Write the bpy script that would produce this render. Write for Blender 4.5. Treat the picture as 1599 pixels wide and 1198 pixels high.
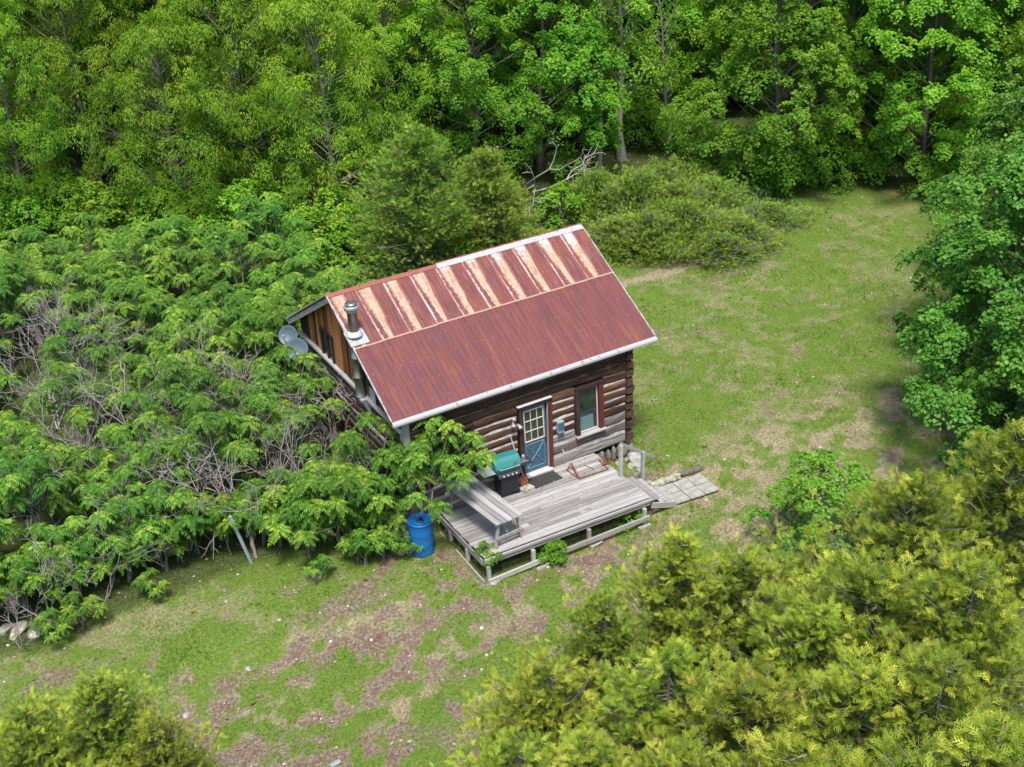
import bpy, math, random
import numpy as np
from mathutils import Vector, Matrix

# ------------------------------------------------------------------ camera, world, sun
SC = bpy.context.scene
for o in list(bpy.data.objects):
    bpy.data.objects.remove(o)
CAM = np.array([-9.942, -23.948, 17.724])
F, CX, CY = 1918.7, 799.5, 599.0
_y, _p, _r = (math.radians(a) for a in (-28.461, 27.846, -2.582))
FWD = np.array([-math.sin(_y)*math.cos(_p), math.cos(_y)*math.cos(_p), -math.sin(_p)])
_rt = np.array([math.cos(_y), math.sin(_y), 0.0])
_up = np.cross(_rt, FWD)
RT = _rt*math.cos(_r) + _up*math.sin(_r)
UP = _up*math.cos(_r) - _rt*math.sin(_r)
cam_data = bpy.data.cameras.new('camera')
cam_data.sensor_width = 36.0
cam_data.lens = F/1599*36.0
cam_data.clip_start = 0.1
cam_data.clip_end = 3000
cam = bpy.data.objects.new('camera', cam_data)
SC.collection.objects.link(cam)
cam.matrix_world = Matrix(((RT[0], UP[0], -FWD[0], CAM[0]), (RT[1], UP[1], -FWD[1], CAM[1]),
                           (RT[2], UP[2], -FWD[2], CAM[2]), (0, 0, 0, 1)))
SC.camera = cam

SUN = Vector((-0.38, -0.70, 1.65)).normalized()          # direction towards the sun
sun_el = math.asin(SUN.z)
sun_az = math.atan2(SUN.x, SUN.y)
world = bpy.data.worlds.new('World')
SC.world = world
world.use_nodes = True
wn = world.node_tree
wn.nodes.clear()
sky = wn.nodes.new('ShaderNodeTexSky')
sky.sky_type = 'NISHITA'
sky.sun_disc = False
sky.sun_elevation = sun_el
sky.sun_rotation = sun_az
sky.air_density = 1.0
sky.dust_density = 2.0
bg = wn.nodes.new('ShaderNodeBackground')
bg.inputs['Strength'].default_value = 0.15
wo = wn.nodes.new('ShaderNodeOutputWorld')
wn.links.new(sky.outputs[0], bg.inputs[0])
wn.links.new(bg.outputs[0], wo.inputs[0])
sl = bpy.data.lights.new('sun', 'SUN')
sl.energy = 3.1
sl.angle = math.radians(12)
sl.color = (1.0, 0.95, 0.87)
sun = bpy.data.objects.new('sun', sl)
SC.collection.objects.link(sun)
sun.rotation_euler = SUN.to_track_quat('Z', 'Y').to_euler()
sun.location = (0, 0, 40)
SC.view_settings.view_transform = 'Standard'
SC.view_settings.look = 'None'
SC.view_settings.exposure = 0.92
SC.view_settings.gamma = 1.0
SC.view_settings.use_curve_mapping = False
SC.cycles.max_bounces = 6
SC.cycles.diffuse_bounces = 3
SC.cycles.transmission_bounces = 4
SC.cycles.glossy_bounces = 2

# ------------------------------------------------------------------ helpers
rnd = random.Random(7)
COL = SC.collection

def ray(u, v):
    d = FWD + RT*(u-CX)/F - UP*(v-CY)/F
    return d
def at(u, v, z=0.0):
    d = ray(u, v)
    t = (z-CAM[2])/d[2]
    return CAM + t*d
def aty(u, v, y):
    d = ray(u, v)
    return CAM + d*((y-CAM[1])/d[1])
def sstep(a, b, x):
    t = np.clip((np.asarray(x, float)-a)/(b-a), 0, 1)
    return t*t*(3-2*t)

_ng = np.random.default_rng(11)
_LAT = _ng.random((256, 256))
def vnoise(x, y, s=1.0, o=0):
    x = np.asarray(x, float)/s + 37.3*o + 100
    y = np.asarray(y, float)/s + 17.9*o + 100
    xi = np.floor(x).astype(int); yi = np.floor(y).astype(int)
    fx = x-xi; fy = y-yi
    fx = fx*fx*(3-2*fx); fy = fy*fy*(3-2*fy)
    g = lambda a, b: _LAT[a % 256, b % 256]
    return (g(xi, yi)*(1-fx)+g(xi+1, yi)*fx)*(1-fy) + (g(xi, yi+1)*(1-fx)+g(xi+1, yi+1)*fx)*fy
def fbm(x, y, s=1.0, o=0, n=4):
    t = 0; a = 1; k = 0
    for i in range(n):
        t = t + a*vnoise(x, y, s/2**i, o+i*3); k += a; a *= .55
    return t/k
def gz(x, y):
    x = np.asarray(x, float); y = np.asarray(y, float)
    s = 1-sstep(-3.2, -1.3, y)
    w = 1-0.75*sstep(5.2, 6.4, x)
    near = (1-sstep(2.0, 6.0, np.hypot(x-3.5, y-1)))
    return -0.28*s*w + (fbm(x, y, 5.0, 5, 3)-.5)*0.30*(1-near) + (fbm(x, y, .7, 9, 2)-.5)*0.05
def atg(u, v):
    z = 0.0
    for _ in range(5):
        p = at(u, v, z); z = float(gz(p[0], p[1]))
    return np.array([p[0], p[1], z])

def link(o):
    COL.objects.link(o)
    return o
def thing(name, label, cat, loc=(0, 0, 0), rz=0.0, group=None):
    o = bpy.data.objects.new(name, None)
    o.empty_display_size = 0.2
    link(o)
    o.location = loc; o.rotation_euler = (0, 0, rz)
    o['label'] = label; o['category'] = cat
    if group: o['group'] = group
    return o
def part(name, mesh, mat, parent, loc=(0, 0, 0), rot=(0, 0, 0), kind=None, label=None):
    if mat is not None and len(mesh.materials) == 0:
        mesh.materials.append(mat)
    o = bpy.data.objects.new(name, mesh)
    link(o)
    o.parent = parent
    o.location = loc; o.rotation_euler = rot
    if kind: o['kind'] = kind
    if label: o['label'] = label
    return o
def solo(name, mesh, mat, label, cat, loc=(0, 0, 0), rot=(0, 0, 0), group=None):
    if mat is not None and len(mesh.materials) == 0:
        mesh.materials.append(mat)
    o = bpy.data.objects.new(name, mesh); link(o)
    o.location = loc; o.rotation_euler = rot
    o['label'] = label; o['category'] = cat
    if group: o['group'] = group
    return o
def copy_tree(o, parent=None):
    c = o.copy(); link(c)
    if parent is not None:
        c.parent = parent
    for ch in list(o.children):
        copy_tree(ch, c)
    return c

class Acc:
    """collects arrays of vertices / equal-sided faces and makes one mesh"""
    def __init__(s):
        s.v = []; s.f = []; s.t = []; s.m = []; s.n = 0
    def add(s, V, Fc, tint=0.5, mi=0):
        V = np.asarray(V, float).reshape(-1, 3); Fc = np.asarray(Fc, int)
        s.v.append(V); s.f.append(Fc + s.n); s.n += len(V)
        s.t.append(np.broadcast_to(np.asarray(tint, float), (len(Fc),)).copy()); s.m.append(np.full(len(Fc), mi))
        return s
    def mesh(s, name, smooth=False, mats=()):
        V = np.concatenate(s.v)
        m = bpy.data.meshes.new(name)
        m.vertices.add(len(V)); m.vertices.foreach_set('co', V.ravel())
        loops = np.concatenate([f.ravel() for f in s.f])
        tot = np.concatenate([np.full(len(f), f.shape[1]) for f in s.f])
        start = np.concatenate([[0], np.cumsum(tot)[:-1]])
        m.loops.add(len(loops)); m.loops.foreach_set('vertex_index', loops.astype(np.int32))
        m.polygons.add(len(tot)); m.polygons.foreach_set('loop_start', start.astype(np.int32))
        m.polygons.foreach_set('loop_total', tot.astype(np.int32))
        m.polygons.foreach_set('material_index', np.concatenate(s.m).astype(np.int32))
        m.polygons.foreach_set('use_smooth', np.full(len(tot), smooth))
        a = m.attributes.new('tint', 'FLOAT', 'FACE')
        a.data.foreach_set('value', np.concatenate(s.t).astype(np.float32))
        for k in mats: m.materials.append(k)
        m.update(calc_edges=True)
        return m

def norm(a):
    a = np.asarray(a, float)
    return a/np.maximum(np.linalg.norm(a, axis=-1, keepdims=True), 1e-9)
def scatter(acc, TV, TF, P, X, N, S, tint, mi=0):
    """TV template (x along leaf, y across, z normal) placed at each P"""
    X = norm(X); N = norm(N - (N*X).sum(-1, keepdims=True)*X); Y = np.cross(N, X)
    TV = np.asarray(TV, float); TF = np.asarray(TF, int)
    S = np.broadcast_to(np.asarray(S, float), (len(P),))[:, None, None]
    V = P[:, None, :] + S*(TV[None, :, 0:1]*X[:, None, :] + TV[None, :, 1:2]*Y[:, None, :] + TV[None, :, 2:3]*N[:, None, :])
    k = len(TV); n = len(P)
    Fc = (TF[None] + (np.arange(n)*k)[:, None, None]).reshape(-1, TF.shape[1])
    acc.add(V.reshape(-1, 3), Fc, np.repeat(np.broadcast_to(tint, (n,)), len(TF)), mi)
def tube(acc, pts, rad, n=6, tint=.5, mi=0, cap=True):
    pts = np.asarray(pts, float); k = len(pts)
    rad = np.broadcast_to(np.asarray(rad, float), (k,))
    T = np.gradient(pts, axis=0) if k > 2 else np.repeat((pts[1:]-pts[:1]), 2, 0)
    T = norm(T)
    ref = np.array([0, 0, 1.0]) if abs(T[0][2]) < .9 else np.array([1.0, 0, 0])
    A = norm(np.cross(T, ref)); B = np.cross(T, A)
    an = np.arange(n)*2*math.pi/n
    V = pts[:, None] + rad[:, None, None]*(np.cos(an)[None, :, None]*A[:, None] + np.sin(an)[None, :, None]*B[:, None])
    i = np.arange(k-1)[:, None]; j = np.arange(n)[None]
    Q = np.stack([i*n+j, i*n+(j+1) % n, (i+1)*n+(j+1) % n, (i+1)*n+j], -1).reshape(-1, 4)
    acc.add(V.reshape(-1, 3), Q, tint, mi)
    if cap and n >= 3:
        c = np.array([list(range(n)), list(range(n))])
        acc.add(V[-1], [list(range(n))], tint, mi)
        acc.add(V[0], [list(range(n))[::-1]], tint, mi)

_boxes = {}
def box_mesh(dx, dy, dz, bev=0.006, jit=0.0, seed=0, name='piece'):
    """bevelled box centred on the origin"""
    key = (round(dx, 3), round(dy, 3), round(dz, 3), bev, jit, seed, name)
    if key in _boxes: return _boxes[key]
    r = random.Random(hash((round(dx*1000), round(dy*1000), seed)) & 0xffff)
    hx, hy, hz = dx/2, dy/2, dz/2
    b = min(bev, hx*.45, hy*.45, hz*.45)
    V = []; idx = {}
    for sx in (-1, 1):
        for sy in (-1, 1):
            for sz in (-1, 1):
                j = [r.uniform(-jit, jit) for _ in range(3)]
                for ax in range(3):
                    p = [sx*(hx-b)+j[0], sy*(hy-b)+j[1], sz*(hz-b)+j[2]]
                    p[ax] = (sx*hx, sy*hy, sz*hz)[ax]+j[ax]
                    idx[(sx, sy, sz, ax)] = len(V); V.append(p)
    Fq = []; Ft = []
    for ax in range(3):
        a, c = [(1, 2), (2, 0), (0, 1)][ax]
        for s in (-1, 1):
            q = []
            for (p, w) in ((-1, -1), (1, -1), (1, 1), (-1, 1)):
                k = [0, 0, 0]; k[ax] = s; k[a] = p; k[c] = w
                q.append(idx[(k[0], k[1], k[2], ax)])
            Fq.append(q if s > 0 else q[::-1])
    for ax in range(3):                      # edges running along ax
        a, c = [(1, 2), (2, 0), (0, 1)][ax]
        for p in (-1, 1):
            for w in (-1, 1):
                k0 = [0, 0, 0]; k0[ax] = -1; k0[a] = p; k0[c] = w
                k1 = list(k0); k1[ax] = 1
                q = [idx[(*k0, a)], idx[(*k1, a)], idx[(*k1, c)], idx[(*k0, c)]]
                Fq.append(q if p*w > 0 else q[::-1])
    for sx in (-1, 1):
        for sy in (-1, 1):
            for sz in (-1, 1):
                t = [idx[(sx, sy, sz, 0)], idx[(sx, sy, sz, 1)], idx[(sx, sy, sz, 2)]]
                Ft.append(t if sx*sy*sz > 0 else t[::-1])
    m = bpy.data.meshes.new(name)
    m.from_pydata(V, [], Fq+Ft); m.update()
    _boxes[key] = m
    return m
def beam(name, parent, mat, p0, p1, w, h, bev=.006, kind=None, label=None, up=(0, 0, 1), jit=0.0, seed=0):
    """box from p0 to p1 (axis = local x), w across, h along up"""
    p0 = Vector([float(a) for a in p0]); p1 = Vector([float(a) for a in p1])
    d = p1-p0; L = d.length
    m = box_mesh(L, w, h, bev, jit, seed)
    if mat.name not in [k.name for k in m.materials if k]:
        if len(m.materials): m = m.copy(); m.materials.clear()
        m.materials.append(mat)
        _boxes[(round(L, 3), round(w, 3), round(h, 3), bev, jit, seed, 'piece')] = m
    o = bpy.data.objects.new(name, m); link(o); o.parent = parent
    x = d.normalized(); y = Vector(up).cross(x)
    if y.length < 1e-4: y = Vector((0, 1, 0)).cross(x)
    y.normalize(); z = x.cross(y)
    M = Matrix((x, y, z)).transposed().to_4x4(); M.translation = (p0+p1)/2
    o.matrix_basis = M
    if kind: o['kind'] = kind
    if label: o['label'] = label
    return o
def bx(name, parent, mat, c, s, rz=0.0, bev=.006, label=None, rot=None):
    m = box_mesh(s[0], s[1], s[2], bev)
    if mat.name not in [k.name for k in m.materials if k]:
        if len(m.materials): m = m.copy(); m.materials.clear()
        m.materials.append(mat)
    o = bpy.data.objects.new(name, m); link(o); o.parent = parent
    o.location = c; o.rotation_euler = rot if rot else (0, 0, rz)
    if label: o['label'] = label
    return o
def lathe(profile, n=20, name='lathe', smooth=True):
    a = Acc(); k = len(profile)
    an = np.arange(n)*2*math.pi/n
    V = np.array([[r*math.cos(t), r*math.sin(t), z] for (r, z) in profile for t in an])
    Q = [[i*n+j, i*n+(j+1) % n, (i+1)*n+(j+1) % n, (i+1)*n+j] for i in range(k-1) for j in range(n)]
    a.add(V, Q)
    if profile[-1][0] > 1e-4: a.add(V[-n:], [list(range(n))])
    if profile[0][0] > 1e-4: a.add(V[:n], [list(range(n))[::-1]])
    m = a.mesh(name, smooth)
    return m

# ------------------------------------------------------------------ materials
def newmat(name):
    m = bpy.data.materials.new(name); m.use_nodes = True
    nt = m.node_tree; nt.nodes.clear()
    out = nt.nodes.new('ShaderNodeOutputMaterial')
    b = nt.nodes.new('ShaderNodeBsdfPrincipled')
    nt.links.new(b.outputs[0], out.inputs[0])
    return m, nt, b, out
def N(nt, t, **k):
    n = nt.nodes.new(t)
    for a, v in k.items():
        if a.startswith('i_'): n.inputs[a[2:].replace('_', ' ')].default_value = v
        else: setattr(n, a, v)
    return n
def ramp(nt, stops, src=None, interp='LINEAR'):
    r = nt.nodes.new('ShaderNodeValToRGB'); r.color_ramp.interpolation = interp
    e = r.color_ramp.elements
    while len(e) > 1: e.remove(e[-1])
    e[0].position = stops[0][0]; e[0].color = (*stops[0][1], 1)
    for p, c in stops[1:]:
        k = e.new(p); k.color = (*c, 1)
    if src is not None: nt.links.new(src, r.inputs[0])
    return r
def noise(nt, vec, scale, detail=4, rough=.55, dist=0.0):
    n = N(nt, 'ShaderNodeTexNoise'); n.inputs['Scale'].default_value = scale
    n.inputs['Detail'].default_value = detail; n.inputs['Roughness'].default_value = rough
    n.inputs['Distortion'].default_value = dist
    if vec is not None: nt.links.new(vec, n.inputs['Vector'])
    return n
def mapping(nt, vec, scale=(1, 1, 1), loc=(0, 0, 0)):
    m = N(nt, 'ShaderNodeMapping'); m.inputs['Scale'].default_value = scale; m.inputs['Location'].default_value = loc
    nt.links.new(vec, m.inputs['Vector']); return m.outputs[0]
def mix(nt, a, b, f, typ='MIX'):
    m = N(nt, 'ShaderNodeMix', data_type='RGBA', blend_type=typ)
    for s, k in ((a, 6), (b, 7), (f, 0)):
        if hasattr(s, 'links') or hasattr(s, 'is_linked'): nt.links.new(s, m.inputs[k])
        elif k == 0: m.inputs[0].default_value = s
        else: m.inputs[k].default_value = (*s, 1)
    return m.outputs[2]
def math_(nt, op, a, b=0.0, clamp=False):
    m = N(nt, 'ShaderNodeMath', operation=op, use_clamp=clamp)
    for s, k in ((a, 0), (b, 1)):
        if hasattr(s, 'is_linked'): nt.links.new(s, m.inputs[k])
        else: m.inputs[k].default_value = s
    return m.outputs[0]
def bump(nt, b, h, strength=.4, dist=.01):
    k = N(nt, 'ShaderNodeBump'); k.inputs['Strength'].default_value = strength; k.inputs['Distance'].default_value = dist
    nt.links.new(h, k.inputs['Height']); nt.links.new(k.outputs[0], b.inputs['Normal'])

def leaf_mat(name, dark, mid, light, trans=.35, rough=.5, var=.18, spec=.25):
    m, nt, b, out = newmat(name)
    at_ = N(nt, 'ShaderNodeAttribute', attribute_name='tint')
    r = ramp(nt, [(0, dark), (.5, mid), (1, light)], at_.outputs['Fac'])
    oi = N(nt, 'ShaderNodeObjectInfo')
    hs = N(nt, 'ShaderNodeHueSaturation')
    nt.links.new(r.outputs[0], hs.inputs['Color'])
    nt.links.new(math_(nt, 'ADD', math_(nt, 'MULTIPLY', oi.outputs['Random'], var*2), 1-var), hs.inputs['Value'])
    nt.links.new(math_(nt, 'ADD', math_(nt, 'MULTIPLY', math_(nt, 'FRACT', math_(nt, 'MULTIPLY', oi.outputs['Random'], 7.31)), .022), .487), hs.inputs['Hue'])
    nt.links.new(hs.outputs[0], b.inputs['Base Color'])
    b.inputs['Roughness'].default_value = rough
    b.inputs['Specular IOR Level'].default_value = spec
    t = N(nt, 'ShaderNodeBsdfTranslucent')
    g = mix(nt, hs.outputs[0], (1.05, 1.25, .50), 1.0, 'MULTIPLY')
    nt.links.new(g, t.inputs['Color'])
    ms = N(nt, 'ShaderNodeMixShader'); ms.inputs[0].default_value = trans
    nt.links.new(b.outputs[0], ms.inputs[1]); nt.links.new(t.outputs[0], ms.inputs[2])
    nt.links.new(ms.outputs[0], out.inputs[0])
    return m
def wood_mat(name, cols, axis='x', scale=1.0, rough=.85, objvar=.35, fine=60, bstr=.5, patch=None):
    """grain streaks along an axis; cols = ramp stops"""
    m, nt, b, out = newmat(name)
    tc = N(nt, 'ShaderNodeTexCoord'); oi = N(nt, 'ShaderNodeObjectInfo')
    off = N(nt, 'ShaderNodeCombineXYZ')
    for k in range(3): nt.links.new(math_(nt, 'MULTIPLY', oi.outputs['Random'], 31.7*(k+1)), off.inputs[k])
    add = N(nt, 'ShaderNodeVectorMath', operation='ADD')
    nt.links.new(tc.outputs['Object'], add.inputs[0]); nt.links.new(off.outputs[0], add.inputs[1])
    s = {'x': (1.2, 14, 14), 'y': (14, 1.2, 14), 'z': (14, 14, 1.2)}[axis]
    v = mapping(nt, add.outputs[0], tuple(q*scale for q in s))
    n1 = noise(nt, v, 1.0, 6, .65, .3)
    v2 = mapping(nt, add.outputs[0], tuple(q*scale*3.1 for q in s))
    n2 = noise(nt, v2, 1.0, 4, .7)
    f = math_(nt, 'ADD', math_(nt, 'MULTIPLY', n1.outputs[0], .7), math_(nt, 'MULTIPLY', n2.outputs[0], .3))
    f = math_(nt, 'ADD', f, math_(nt, 'MULTIPLY', math_(nt, 'SUBTRACT', oi.outputs['Random'], .5), objvar), True)
    r = ramp(nt, cols, f)
    col = r.outputs[0]
    if patch:
        n3 = noise(nt, add.outputs[0], patch[1], 3, .6, .5)
        pf = ramp(nt, [(patch[2], (0, 0, 0)), (patch[2]+.14, (1, 1, 1))], n3.outputs[0])
        col = mix(nt, col, patch[0], pf.outputs[0])
    nt.links.new(col, b.inputs['Base Color'])
    b.inputs['Roughness'].default_value = rough
    b.inputs['Specular IOR Level'].default_value = .2
    bump(nt, b, f, bstr, .02)
    return m
def plain(name, c, rough=.6, metal=0.0, nscale=8, amt=.25, c2=None, bstr=.15, thr=.5):
    m, nt, b, out = newmat(name)
    tc = N(nt, 'ShaderNodeTexCoord')
    n = noise(nt, tc.outputs['Object'], nscale, 5, .6)
    if c2 is None: c2 = tuple(k*(1-amt*1.6) for k in c)
    r = ramp(nt, [(thr-.2, c2), (thr+.15, c)], n.outputs[0])
    nt.links.new(r.outputs[0], b.inputs['Base Color'])
    b.inputs['Roughness'].default_value = rough; b.inputs['Metallic'].default_value = metal
    if bstr: bump(nt, b, n.outputs[0], bstr, .01)
    return m

M = {}
M['maple'] = leaf_mat('maple_leaf', (.042, .14, .012), (.125, .31, .018), (.31, .50, .035), .42)
M['maple2'] = leaf_mat('maple_leaf_yellowish', (.05, .14, .012), (.16, .31, .018), (.38, .47, .035), .40)
M['darkmaple'] = leaf_mat('dark_maple_leaf', (.036, .115, .014), (.085, .215, .024), (.19, .34, .04), .36)
M['ash'] = leaf_mat('narrow_leaf', (.048, .14, .012), (.150, .30, .018), (.38, .49, .035), .42)
M['sumac'] = leaf_mat('sumac_leaflet', (.024, .092, .010), (.090, .22, .018), (.30, .43, .05), .30, .5, .14, .25)
M['cedar'] = leaf_mat('cedar_spray', (.065, .115, .014), (.215, .29, .026), (.54, .55, .075), .30, .6)
M['juniper'] = leaf_mat('juniper_spray', (.050, .125, .014), (.155, .27, .025), (.33, .42, .05), .28, .6)
M['shrub'] = leaf_mat('shrub_leaf', (.04, .13, .012), (.12, .28, .018), (.28, .44, .03), .38)
M['young'] = leaf_mat('young_maple_leaf', (.07, .19, .02), (.15, .35, .03), (.32, .50, .05), .42)
M['grass'] = leaf_mat('grass_blade', (.30, .25, .15), (.155, .20, .045), (.095, .19, .020), .3, .7, 0)
M['bark'] = wood_mat('bark', [(.2, (.06, .05, .04)), (.6, (.16, .14, .12)), (.9, (.28, .26, .23))], 'z', 1.0, .95)
M['pale_bark'] = wood_mat('pale_bark', [(.2, (.16, .14, .12)), (.6, (.33, .31, .28)), (.9, (.46, .44, .4))], 'z', 1.0, .95)
M['deadwood'] = wood_mat('dead_wood', [(.2, (.12, .095, .085)), (.5, (.27, .235, .22)), (.9, (.44, .40, .38))], 'z', 1.0, .9)
M['twig'] = plain('twig', (.21, .185, .16), .9, 0, 20)

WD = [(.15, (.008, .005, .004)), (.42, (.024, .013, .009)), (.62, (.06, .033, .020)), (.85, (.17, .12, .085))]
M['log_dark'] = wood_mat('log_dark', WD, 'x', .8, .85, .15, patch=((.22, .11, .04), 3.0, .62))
M['log_brown'] = wood_mat('log_brown', [(.15, (.009, .006, .005)), (.38, (.034, .017, .010)), (.56, (.088, .042, .022)), (.72, (.175, .092, .050)), (.88, (.27, .20, .14))], 'x', .8, .85, .2, patch=((.05, .04, .036), 2.4, .58))
M['log_grey'] = wood_mat('log_grey', [(.15, (.035, .03, .028)), (.45, (.12, .105, .095)), (.65, (.25, .23, .21)), (.85, (.42, .40, .38))], 'x', .8, .9, .25)
M['log_side'] = wood_mat('log_side', WD, 'y', .8, .85, .2, patch=((.19, .13, .09), 2.0, .6))
M['log_end'] = plain('log_end', (.10, .045, .030), .9, 0, 9, .4, (.022, .012, .010), .5, .55)
M['chink'] = plain('lime_chinking', (.47, .455, .445), .95, 0, 5, .2, (.20, .16, .14), .4, .50)
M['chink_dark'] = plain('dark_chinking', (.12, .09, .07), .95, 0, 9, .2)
M['gable'] = wood_mat('gable_board', [(.2, (.014, .007, .004)), (.42, (.09, .034, .012)), (.60, (.28, .105, .03)), (.85, (.42, .21, .08))], 'z', .7, .8, .5)
M['gable_dark'] = wood_mat('gable_board_dark', WD, 'z', .7, .85, .3)
M['deck'] = wood_mat('deck_board', [(.12, (.11, .10, .095)), (.36, (.20, .19, .183)), (.6, (.32, .31, .30)), (.85, (.43, .42, .41))], 'x', .9, .85, .34, bstr=.4, patch=((.42, .35, .27), 1.2, .66))
M['greywood'] = wood_mat('grey_timber', [(.15, (.12, .11, .10)), (.45, (.26, .25, .235)), (.8, (.44, .43, .41))], 'x', .9, .88, .3)
M['greywood_z'] = wood_mat('grey_timber_upright', [(.15, (.13, .12, .11)), (.45, (.28, .27, .25)), (.8, (.46, .45, .43))], 'z', .9, .88, .3)
M['frame_red'] = wood_mat('red_brown_trim', [(.2, (.025, .010, .010)), (.6, (.13, .03, .026)), (.9, (.24, .09, .07))], 'z', .8, .7, .1)
M['frame_dark'] = wood_mat('dark_trim', [(.2, (.012, .008, .008)), (.6, (.04, .022, .018)), (.9, (.13, .1, .09))], 'z', .8, .8, .2)
M['white'] = plain('white_paint', (.44, .42, .41), .6, 0, 7, .15, (.52, .48, .45))
M['cream'] = plain('cream_paint', (.52, .46, .35), .6, 0, 9, .1)
M['blue_door'] = plain('blue_door_paint', (.045, .115, .18), .55, 0, 7, .25, (.035, .07, .105), .05)
M['blue_line'] = plain('door_moulding', (.16, .27, .34), .5, 0, 6, .2)
M['teal'] = plain('teal_enamel', (.008, .17, .155), .42, 0, 4, .3, (.03, .15, .14), 0)
M['black'] = plain('black_metal', (.022, .024, .028), .5, .2, 8, .2, None, 0)
M['darkstone'] = plain('foundation_stone', (.20, .18, .16), .95, 0, 7, .3)
M['dgrey'] = plain('dark_grey', (.07, .075, .08), .6, 0, 8, .2)
M['alu'] = plain('aluminium', (.5, .51, .52), .45, .7, 6, .15)
M['barrel'] = plain('blue_plastic', (.005, .125, .38), .45, 0, 5, .2, (.012, .10, .26), .03, .45)
M['rust'] = plain('rusty_steel', (.26, .085, .04), .9, .1, 25, .4, (.07, .025, .016))
M['mat'] = plain('rubber_mat', (.035, .037, .034), .95, 0, 18, .4, (.018, .018, .018), .6)
M['stone'] = plain('pale_stone', (.38, .365, .34), .95, 0, 7, .3, (.20, .19, .17), .6)
M['mossstone'] = plain('mossy_stone', (.40, .38, .33), .95, 0, 9, .3, (.11, .12, .05), .7)
M['paver'] = plain('concrete_paver', (.30, .295, .265), .95, 0, 5, .15, (.17, .175, .13), .25, .48)
M['steel'] = plain('stainless_pipe', (.34, .35, .33), .34, .85, 2, .25, (.17, .18, .15), .02)
M['flash'] = plain('galvanised_flashing', (.42, .46, .48), .5, .4, 5, .2, (.25, .28, .29))
M['dish'] = plain('dish_grey', (.075, .115, .14), .55, 0, 6, .12)
M['postblue'] = plain('blue_grey_post', (.20, .31, .33), .6, .1, 12, .3, (.28, .27, .25))
M['screen'] = plain('curtain', (.10, .18, .19), .8, 0, 4, .1)
def glass_mat():
    m, nt, b, out = newmat('window_glass')
    tc = N(nt, 'ShaderNodeTexCoord')
    n = noise(nt, tc.outputs['Object'], 2.2, 3, .5)
    r = ramp(nt, [(.35, (.006, .010, .009)), (.65, (.025, .045, .038))], n.outputs[0])
    nt.links.new(r.outputs[0], b.inputs['Base Color'])
    b.inputs['Roughness'].default_value = .12
    b.inputs['Specular IOR Level'].default_value = .8
    return m
M['glass'] = glass_mat()

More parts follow.
